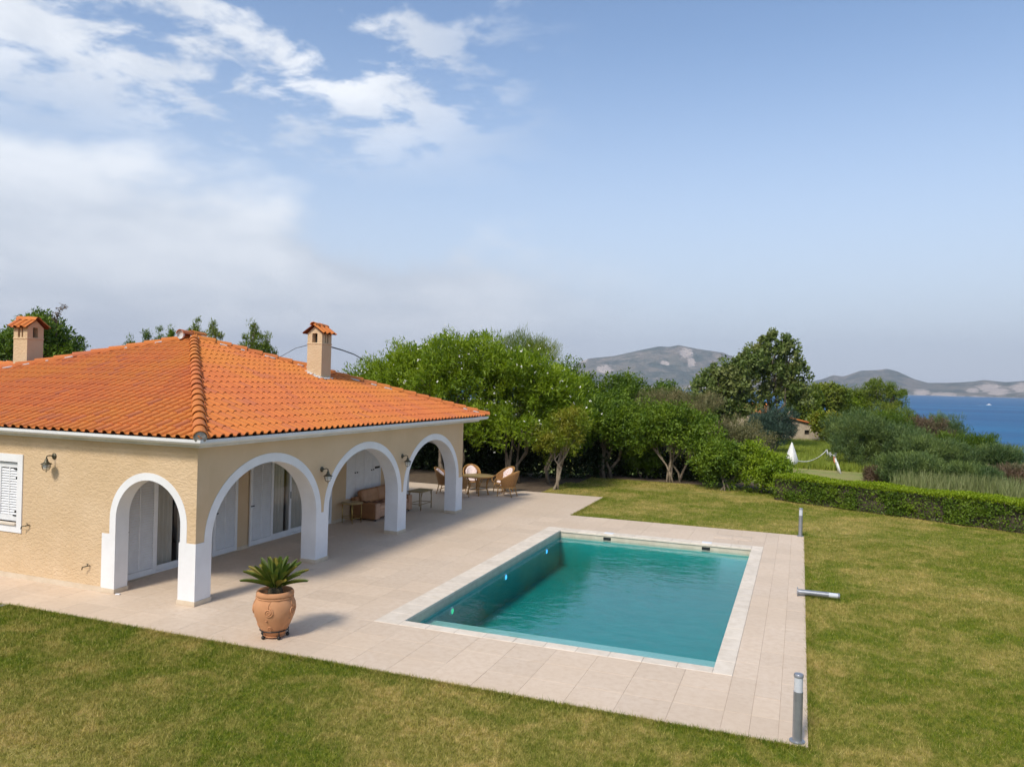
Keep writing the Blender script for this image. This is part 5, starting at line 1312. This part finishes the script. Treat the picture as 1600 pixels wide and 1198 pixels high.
# bare shoot standing out of that tree
p0 = at_px(90, 545, 44); tw = MB(); tw.tube([(p0.x, p0.y, 0.0), tuple(p0), tuple(at_px(88, 520, 44)), tuple(at_px(89, 498, 44)), tuple(at_px(94, 484, 44)), tuple(at_px(102, 480, 44))], [0.07, 0.06, 0.045, 0.03, 0.02, 0.01], 6)
bs = root('agave_stalk', 'thin bent bare flower stalk beside the left chimney', 'plant', (p0.x, p0.y, 0.0)); tw.build('stalk', 'bark_dark', bs)
r = np.random.default_rng(5); pts_ = np.array([tuple(at_px(px, py, 44)) for px, py in ((85, 491), (87, 500), (91, 488), (96, 482), (101, 479), (84, 497), (90, 493))]); n = 22
Pt = np.repeat(pts_, n, 0) + r.normal(size=(len(pts_) * n, 3)) * 0.09
put('seed_head', leaf_mesh('seed_head', Pt, r.normal(size=Pt.shape), r.normal(size=Pt.shape), np.full(len(Pt), 0.14), np.full(len(Pt), 0.06), 'leaf_brown'), bs, kind='stuff')
GC = 'tops of conifers behind the roof'
for i, (px, py, dep, rx, lab) in enumerate([(205, 524, 40, 0.55, 'small dark conifer top leftmost above the roof edge'), (229, 522, 41, 0.35, 'second small conifer top from the left above the roof edge'), (250, 519, 41, 0.45, 'narrow conifer tip halfway along the left roof edge'), (268, 516, 40, 0.5, 'conifer tip just left of the roof apex'),
                                            (307, 503, 40, 0.8, 'feathery conifer directly above the roof apex'), (334, 508, 39, 0.75, 'feathery conifer just right of the roof apex'), (396, 505, 38, 0.85, 'loose tall conifer above the roof between apex and right chimney'), (418, 528, 39, 0.7, 'shorter bushy conifer beside the tall one above the right roof hip')]):
    tp = at_px(px, py, dep); lb_ = [(tp.x, tp.y, tp.z - 0.35 - k * 0.55, rx * (0.22 + 0.36 * k), rx * (0.22 + 0.36 * k), 0.5) for k in range(5)]
    plant('conifer', lab, 'tree', (tp.x, tp.y, 0.0), lb_, 'leaf_bright' if i > 3 else 'leaf_dark', 140 + i, stems=1, r0=0.09, clumps=260, per=30, cr=0.20, size=0.18, aspect=0.18, up=0.8, out=0.5, splay=0.0, group=GC, lump=0.3)

# headland: tall trees, tamarisks, pine, bushes
TL = dict(bark='bark', stems=4, r0=0.17, splay=0.5)
plant('poplar_tree', 'large dark spreading tree left of the tallest tree in front of the mountain', 'tree', (-7.3, 77.0), [(-8.0, 77, 3.6, 2.3, 2.0, 2.0), (-6.0, 77, 4.4, 1.9, 1.8, 2.2), (-4.6, 77.5, 6.4, 1.6, 1.4, 1.4), (-6.6, 77, 5.6, 1.5, 1.4, 1.3), (-9.0, 76.5, 2.0, 1.8, 1.6, 1.4), (-5.4, 77, 2.0, 2.0, 1.6, 1.2)], 'leaf_tall', 150, clumps=430, per=34, cr=0.52, size=0.36, aspect=0.6, fill=0.15, lump=0.3, **TL)
plant('poplar_tree', 'tallest open crowned tree standing above the hut', 'tree', (-2.6, 79.5), [(-3.9, 79.5, 7.2, 1.5, 1.3, 1.5), (-2.4, 79.5, 8.2, 1.5, 1.3, 1.5), (-1.3, 79.5, 7.4, 1.3, 1.2, 1.5), (-2.4, 79.5, 5.8, 1.7, 1.4, 1.2), (-0.6, 79.6, 5.6, 1.2, 1.1, 1.2), (-0.1, 79.6, 6.9, 0.5, 0.5, 0.6), (-2.0, 79.5, 3.6, 2.2, 1.7, 1.3), (-0.3, 79.5, 3.4, 1.6, 1.4, 1.4)], 'leaf_tall', 151, clumps=330, per=30, cr=0.46, size=0.33, aspect=0.6, fill=0.1, lump=0.35, **TL)
plant('tamarisk', 'round blue green tamarisk in front of the hut', 'shrub', (-2.35, 72.0), lobeset(-2.35, 72.0, 0.75, 2.25, 2.0, 2.1, 8, 31), 'leaf_bluegreen', 152, stems=4, r0=0.1, clumps=380, per=42, cr=0.42, size=0.34, aspect=0.10, up=0.55, out=0.7, spread=0.45)
GB = 'bright green trees behind the hut'
for i, (x, y, z, rx, rz, lf, lab) in enumerate([(0.2, 99, 2.3, 2.4, 2.6, 'leaf_bright', 'bright green tree rising directly behind the stone hut'), (3.4, 103, 2.6, 2.6, 2.9, 'leaf_bright', 'light green domed tree between the hut and the pine'), (5.6, 106, 2.0, 2.4, 2.5, 'leaf_oleander', 'deeper green domed tree next to the pine'), (-13.5, 84, 1.5, 3.0, 2.6, 'leaf_oleander', 'rounded green tree below the quarry mountain'), (-10.5, 66, 1.3, 2.2, 2.0, 'leaf_bright', 'yellow green tree showing over the dry shrub'), (2.6, 90, 0.2, 1.6, 1.7, 'leaf_yellow', 'yellow green bush right of the hut roof')]):
    plant('broad_tree', lab, 'tree', (x, y), lobeset(x, y, z, rx, rx * 0.8, rz, 7, 40 + i), lf, 160 + i, stems=3, r0=0.16, clumps=330, per=34, cr=0.52, size=0.34, aspect=0.5, group=GB)
px_, py_ = 8.7, 106.0
plant('pine_tree', 'flat topped pine standing against the sea', 'tree', (px_, py_), [(px_ - 1.6, py_, 3.7, 1.7, 1.4, 1.0), (px_ + 0.3, py_, 4.5, 1.9, 1.5, 1.15), (px_ + 2.0, py_, 3.7, 1.5, 1.3, 1.1), (px_ - 0.6, py_, 2.7, 2.4, 1.7, 0.9), (px_ + 2.2, py_, 2.4, 1.2, 1.1, 0.8)], 'leaf_bright', 170, stems=3, r0=0.2, clumps=330, per=38, cr=0.48, size=0.34, aspect=0.2, up=0.7, bark='bark_dark')
GT = 'tamarisks on the slope above the sea'
tam = [(4.5, 64.5, 2.4, 4.3, 'leaf_tamarisk', 'largest tamarisk dome right of the meadow'), (7.0, 64, 2.5, 3.8, 'leaf_tamarisk', 'tamarisk dome behind the largest one, towards the sea'), (4.3, 75, 2.5, 4.6, 'leaf_tamarisk', 'tamarisk in the gap between hut and sea bushes'),
       (7.6, 77, 2.6, 5.2, 'leaf_bright', 'yellow green bush below the pine'), (9.3, 70, 2.2, 4.1, 'leaf_brown', 'brown half dead tamarisk on the crest above the sea'), (11.4, 76, 2.4, 4.2, 'leaf_tamarisk', 'dark tamarisk behind the brown one at the skyline'), (8.9, 61, 2.4, 2.9, 'leaf_tamarisk', 'tamarisk below the brown one on the slope'),
       (11.6, 66, 2.2, 2.9, 'leaf_dark', 'dark bush on the falling skyline by the sea'), (12.8, 62, 1.9, 2.3, 'leaf_tamarisk', 'lower tamarisk on the falling skyline'), (6.6, 54, 1.9, 2.0, 'leaf_tamarisk', 'low tamarisk beside the dry grass track'), (9.6, 53, 1.8, 1.6, 'leaf_tamarisk', 'low spreading tamarisk above the reeds'),
       (12.1, 55, 1.6, 1.5, 'leaf_brown', 'rusty brown bush at the seaward end of the slope'), (13.6, 57, 1.5, 1.3, 'leaf_olive', 'pale olive bush lowest on the slope by the water'), (4.9, 56, 0.7, 0.7, 'leaf_brown', 'small brown shrub at the foot of the largest tamarisk'), (6.2, 69, 2.4, 4.4, 'leaf_dark', 'dark shrub dome behind the two largest tamarisks')]
for i, (x, y, rx, hgt, lf, lab) in enumerate(tam):
    g_ = gz(x, y); plant('tamarisk', lab, 'shrub', (x, y), lobeset(x, y, g_ + hgt * 0.54, rx, rx * 0.85, hgt * 0.52, 9, 60 + i) + [(x + rx * 0.5 * math.cos(q * 1.571 + i), y + rx * 0.4 * math.sin(q * 1.571 + i), g_ + hgt * 0.22, rx * 0.5, rx * 0.45, hgt * 0.26) for q in range(4)], lf, 180 + i, stems=4, r0=0.07, clumps=400, per=46, cr=0.40, size=0.30, aspect=0.11, up=0.6, out=0.7, spread=0.45, group=GT)

# reeds and rough grass on the headland (uncountable)
def tufts(name, label, pts_, h0, h1, w, mat, seed, blades=7, lean=0.35):
    r = np.random.default_rng(seed); n = len(pts_) * blades; B = np.repeat(pts_, blades, 0) + np.concatenate([r.normal(size=(n, 2)) * 0.06, np.zeros((n, 1))], 1)
    hh = r.uniform(h0, h1, n)[:, None]; a = r.uniform(0, 2 * math.pi, n); ln = r.uniform(0, lean, n)
    dr = np.stack([np.cos(a) * ln, np.sin(a) * ln, np.ones(n)], 1); sd = np.stack([-np.sin(a + r.uniform(-1, 1, n)), np.cos(a), np.zeros(n)], 1) * (w * 0.5)
    tip = B + dr * hh; V = np.stack([B - sd, B + sd, tip], 1).reshape(-1, 3)
    return tag(put(name, np_mesh(name, V, np.arange(len(V)).reshape(-1, 3), mat)), label, kind='stuff')
def scatter(n, fn, seed):
    r = np.random.default_rng(seed); x, y = fn(r, n); return np.stack([x, y, ground_z(x, y) - 0.02], 1)
tufts('reeds', 'pale green reeds along the seaward edge behind the hedge', scatter(800, lambda r, n: ((lambda c: (c[:, 0] + r.normal(size=n) * 0.35, c[:, 1] + r.normal(size=n) * 0.35))(np.stack([r.uniform(5.5, 15.5, 46), 47 + r.uniform(0, 5, 46)], 1)[r.integers(0, 46, n)])), 1), 0.3, 1.5, 0.09, 'leaf_reed', 201, 8, 0.55)
tufts('meadow_grass', 'tall rough green grass of the meadow in front of the hut', scatter(15000, lambda r, n: (r.uniform(-12, 5.5, n), 62 + 30 * r.random(n)), 2), 0.25, 0.75, 0.09, 'leaf_meadow', 202, 6, 0.5)
tufts('dry_grass', 'short rough grass beyond the clipped hedge', scatter(12000, lambda r, n: (r.uniform(-4, 12, n), 33 + 22 * r.random(n)), 3), 0.05, 0.16, 0.04, 'leaf_reed', 203, 5, 0.7)

# ================================================================== HEADLAND OBJECTS
hx, hy = 0.55, 93.0; hz = gz(hx, hy) - 0.1
hut = root('stone_hut', 'small stone hut with sloping orange tile roof behind the meadow', 'hut', (hx, hy, hz))
u_ = Vector((0.955, 0.297, 0)); n_ = Vector((-0.297, 0.955, 0))
def hp(a, b_, z): return Vector((hx, hy, hz)) + u_ * a + n_ * b_ + Vector((0, 0, z))
m = MB()                                                  # front wall, sloping top, with a window hole
for a0, a1, zl, zh in ((-1.7, -0.1, 0, None), (0.45, 1.5, 0, None), (-0.1, 0.45, 0, 1.05), (-0.1, 0.45, 1.55, None)):
    tz = lambda a: 2.75 - 0.22 * (a + 1.7)
    m.prism([hp(a0, 0, zl), hp(a1, 0, zl), hp(a1, 0, zh if zh else tz(a1)), hp(a0, 0, zh if zh else tz(a0))], n_ * 0.3)
m.prism([hp(1.2, 0.3, 0), hp(1.5, 0.3, 0), hp(1.5, 0.3, 2.04), hp(1.2, 0.3, 2.1)], n_ * 3.0)
m.prism([hp(-1.7, 0.3, 0), hp(-1.4, 0.3, 0), hp(-1.4, 0.3, 2.68), hp(-1.7, 0.3, 2.75)], n_ * 3.0)
m.build('wall', 'hut_wall', hut)
MB().prism([hp(-0.1, 0.22, 1.05), hp(0.45, 0.22, 1.05), hp(0.45, 0.22, 1.55), hp(-0.1, 0.22, 1.55)], n_ * 0.03).build('window', 'dark_inside', hut)  # black panel stands in for the unlit room behind the hole
m = MB(); m.prism([hp(-1.85, -0.25, 2.80), hp(1.95, -0.25, 1.97), hp(1.95, -0.25, 2.05), hp(-1.85, -0.25, 2.88)], n_ * 3.8); rf = m.build('roof', 'roof_deck', hut)
for k in range(17):
    b0 = -0.22 + k * 0.22
    MB().tube([hp(-1.85, b0, 2.90), hp(1.97, b0, 2.07)], 0.075, 8).build('tile_row', 'roof_tile', rf)
MB().box(-0.25, -0.25, 0, 0.25, 0.25, 1.1).xf(Matrix.Translation(hp(-1.45, 1.0, 2.5))).build('chimney', 'hut_wall', hut)
h2x, h2y = -8.6, 100.0; h2z = gz(h2x, h2y) - 0.1
h2 = root('farm_house', 'low farm house with orange roof mostly hidden by the trees', 'house', (h2x, h2y, h2z))
MB().box(h2x - 4.6, h2y, h2z, h2x + 4.2, h2y + 5, h2z + 3.0).build('wall', 'hut_wall', h2)
m = MB(); m.prism([(h2x - 5.0, h2y - 0.4, h2z + 3.0), (h2x - 5.0, h2y + 5.4, h2z + 3.0), (h2x - 5.0, h2y + 2.5, h2z + 4.3)], (9.6, 0, 0)); rf = m.build('roof', 'roof_tile', h2)
for k in range(3): MB().box(h2x - 3.6 + k * 2.8, h2y - 0.03, h2z + 1.0, h2x - 2.6 + k * 2.8, h2y + 0.0, h2z + 2.1).build('window', 'dark_inside', h2)  # flat black panels stand in for unlit window openings
# closed parasol
ux, uy = -0.50, 54.5; uz = gz(ux, uy)
um = root('parasol', 'closed white parasol standing on the grass behind the hedge', 'parasol', (ux, uy, uz))
MB().tube([(0, 0, -0.05), (0, 0, 2.32)], 0.035, 8).build('pole', 'white_paint', um, world=False)
v = []; nfo = 16
for (r_, z, pl) in ((0.03, 2.38, 0), (0.13, 2.05, 0.25), (0.26, 1.55, 0.3), (0.37, 1.12, 0.28), (0.30, 0.98, 0.3), (0.12, 0.78, 0.2), (0.05, 0.74, 0.0)):
    for k in range(nfo): a = 2 * math.pi * k / nfo; q = r_ * (1 + (pl if k % 2 else -pl)); v.append((q * math.cos(a), q * math.sin(a), z + (0.05 if k % 2 else -0.05) * (z < 1.3)))
MB().add(v, [(i * nfo + k, i * nfo + (k + 1) % nfo, (i + 1) * nfo + (k + 1) % nfo, (i + 1) * nfo + k) for i in range(6) for k in range(nfo)], True).build('canopy', 'canvas', um, world=False)
# white posts with a rope
GP = 'white fence posts beside the meadow'
posts = [(1295.0, 724, 67, 0.55, 0.10, 'white post at the far end, holding the sagging rope'), (1299.0, 728.5, 64, 0.55, 0.06, 'second white post from the far end of the row'), (1302.5, 735, 61.5, 0.75, -0.05, 'tallest white post in the middle of the row'), (1310.5, 746, 57, 0.62, 0.12, 'white post second nearest to the hedge'), (1313.5, 748.5, 55.5, 0.5, 0.15, 'white post nearest to the hedge')]
tops = []
for px, py, dep, hgt, ln, lab in posts:
    p = at_px(px, py, dep); p.z = gz(p.x, p.y) - 0.06; hgt += 0.35
    t_ = Vector((-ln * hgt * 2.2, 0, hgt))
    e = root('fence_post', lab, 'post', p, GP); MB().tube([(0, 0, 0), tuple(t_)], [0.075, 0.07], 8).build('shaft', 'white_paint', e, world=False)
    MB().tube([tuple(t_ * 0.97), tuple(t_ * 1.03)], 0.085, 8).build('cap', 'white_paint', e, world=False)
    tops.append(p + t_)
p = at_px(1306, 743, 59); p.z = gz(p.x, p.y) - 0.03
e = root('fence_post', 'orange wrapped leaning post among the white ones', 'post', p, GP); MB().tube([(0, 0, 0), (-0.16, 0, 0.95)], [0.10, 0.08], 8).build('shaft', 'orange_cloth', e, world=False); MB().tube([(-0.16, 0, 0.93), (-0.2, 0, 1.1)], 0.05, 8).build('tip', 'white_paint', e, world=False)
a, b_ = Vector((ux, uy, uz + 1.28)), tops[0]
rp = MB(); rp.tube([a.lerp(b_, k / 14) - Vector((0, 0, 0.52 * 4 * (k / 14) * (1 - k / 14))) for k in range(15)], 0.035, 6)
for q in range(len(tops) - 1): rp.tube([tops[q].lerp(tops[q + 1], k / 6) - Vector((0, 0, 0.18 * 4 * (k / 6) * (1 - k / 6))) for k in range(7)], 0.028, 6)
tag(rp.build('rope', 'rope'), 'white rope sagging from the parasol along the fence posts', 'rope')
rp = MB(); c_ = at_px(1216, 722, 56); rp.tube([a.lerp(c_, k / 6) - Vector((0, 0, 0.1 * 4 * (k / 6) * (1 - k / 6))) for k in range(7)], 0.035, 6)
tag(rp.build('rope', 'rope'), 'short white rope end running from the parasol into the bush', 'rope')
# motor boat out on the water
d = pix_dir(1545, 633.0); t_ = (SEA_Z - CAM_H) / d.z; bp = camo.location + d * t_
bt = root('motor_boat', 'tiny white motor boat far out on the blue sea', 'boat', bp, None, R(18))
sec = []
for x, w, zt, zb in ((-2.6, 0.95, 0.75, -0.2), (-0.5, 1.05, 0.8, -0.25), (1.5, 0.85, 0.95, -0.2), (2.8, 0.35, 1.1, 0.1), (3.3, 0.03, 1.15, 0.5)): sec += [(x, -w, zt), (x, -w * 0.7, zb), (x, w * 0.7, zb), (x, w, zt)]
fs = [(i * 4 + k, i * 4 + (k + 1) % 4, (i + 1) * 4 + (k + 1) % 4, (i + 1) * 4 + k) for i in range(4) for k in range(4)] + [(3, 2, 1, 0), (16, 17, 18, 19)]
MB().add(sec, fs).build('hull', 'boat_paint', bt, world=False)
MB().cbox(-0.8, -0.7, 0.75, 1.0, 0.7, 1.75, 0.15).build('cabin', 'boat_paint', bt, world=False)
wk = MB(); wk.add([(-2.6, -0.5, 0.06), (-14, -2.2, 0.04), (-16, 0, 0.04), (-14, 2.2, 0.04), (-2.6, 0.5, 0.06)], [(0, 1, 2, 3, 4)]); wk.build('wake', 'boat_paint', bt, world=False)

# ================================================================== LAWN BLADES
r = np.random.default_rng(77)
def lawn_pts(n, x0, x1, y0, y1):
    return r.uniform(x0, x1, n), r.uniform(y0, y1, n)
allp = []
for (x0, x1, y0, y1, dens) in [(-17, 4.5, 6.2, 9.77, 4200), (-14, 3.5, 4.2, 6.2, 2200), (0.17, 3.4, 9.77, 13, 3600), (3.4, 7.5, 6.2, 13, 900), (4.5, 7.5, 4.2, 6.2, 900), (0.17, 5.5, 13, 18, 2200), (5.5, 9.5, 13, 18, 900), (0.17, 7.5, 18, 24, 1300), (7.5, 12, 18, 24, 600), (-6.9, 13, 24, 31.2, 600), (-8.9, 0.4, 32.0, 34.3, 520), (-9.4, -6.8, 28.3, 32, 620)]:
    n = int((x1 - x0) * (y1 - y0) * dens); x, y = lawn_pts(n, x0, x1, y0, y1); allp.append(np.stack([x, y], 1))
# longer fringe along the paving edge
for (a, b_, n) in (((-13.2, TY0 - 0.01), (TX1, TY0 - 0.01), 16000), ((TX1 + 0.01, TY0), (TX1 + 0.01, TY1), 12000), ((TXS, TY1 + 0.01), (TX1, TY1 + 0.01), 4000), ((TXS + 0.01, TY1), (TXS + 0.01, TY2), 3000)):
    u = r.random(n)[:, None]; q = np.array(a) * (1 - u) + np.array(b_) * u; nn = np.array([0, -1]) if a[1] < 9.77 and b_[1] < 9.77 else (np.array([1, 0]) if abs(a[0] - b_[0]) < 0.01 else np.array([0, 1]))
    allp.append(q + nn * np.abs(r.normal(size=(n, 1))) * 0.045)
nfr = sum(len(a) for a in allp[-4:]); Pg = np.concatenate(allp); n = len(Pg)
vis = Pg[:, 1] > -100
hh = r.uniform(0.028, 0.062, n); hh[-nfr:] *= r.uniform(0.9, 1.5, nfr)
dist = np.hypot(Pg[:, 0], Pg[:, 1]); wd = 0.0042 + 0.00042 * dist
tall = r.random(n) < 0.004; hh[tall] *= 1.8
a = r.uniform(0, 2 * math.pi, n); ln = np.abs(r.normal(size=n)) * 0.75
B = np.stack([Pg[:, 0], Pg[:, 1], np.full(n, -0.034)], 1)
tip = B + np.stack([np.cos(a) * ln, np.sin(a) * ln, np.ones(n)], 1) * hh[:, None]
f_ = r.uniform(0, math.pi, n); sd = np.stack([np.cos(f_), np.sin(f_), np.zeros(n)], 1) * wd[:, None] * 0.5
V = np.stack([B - sd, B + sd, tip], 1).reshape(-1, 3)
tag(put('lawn_grass', np_mesh('lawn_grass', V, np.arange(len(V)).reshape(-1, 3), 'blade')), 'short grass blades of the lawn, green and straw coloured', kind='stuff')

# ================================================================== HAZE
hm = bpy.data.materials.new('haze'); hm.use_nodes = True; hn_ = hm.node_tree.nodes; hn_.remove(hn_['Principled BSDF'])
pv = hn_.new('ShaderNodeVolumePrincipled'); pv.inputs['Color'].default_value = (0.80, 0.87, 1.0, 1); pv.inputs['Density'].default_value = 0.00009; pv.inputs['Anisotropy'].default_value = 0.2
hm.node_tree.links.new(pv.outputs[0], hn_['Material Output'].inputs['Volume']); MATS['haze'] = hm
hz_ = MB().box(-11200, -11200, SEA_Z - 6, 11200, 11200, 640).build('haze', 'haze'); tag(hz_, 'thin blue haze over the sea and the far mountains', kind='stuff')
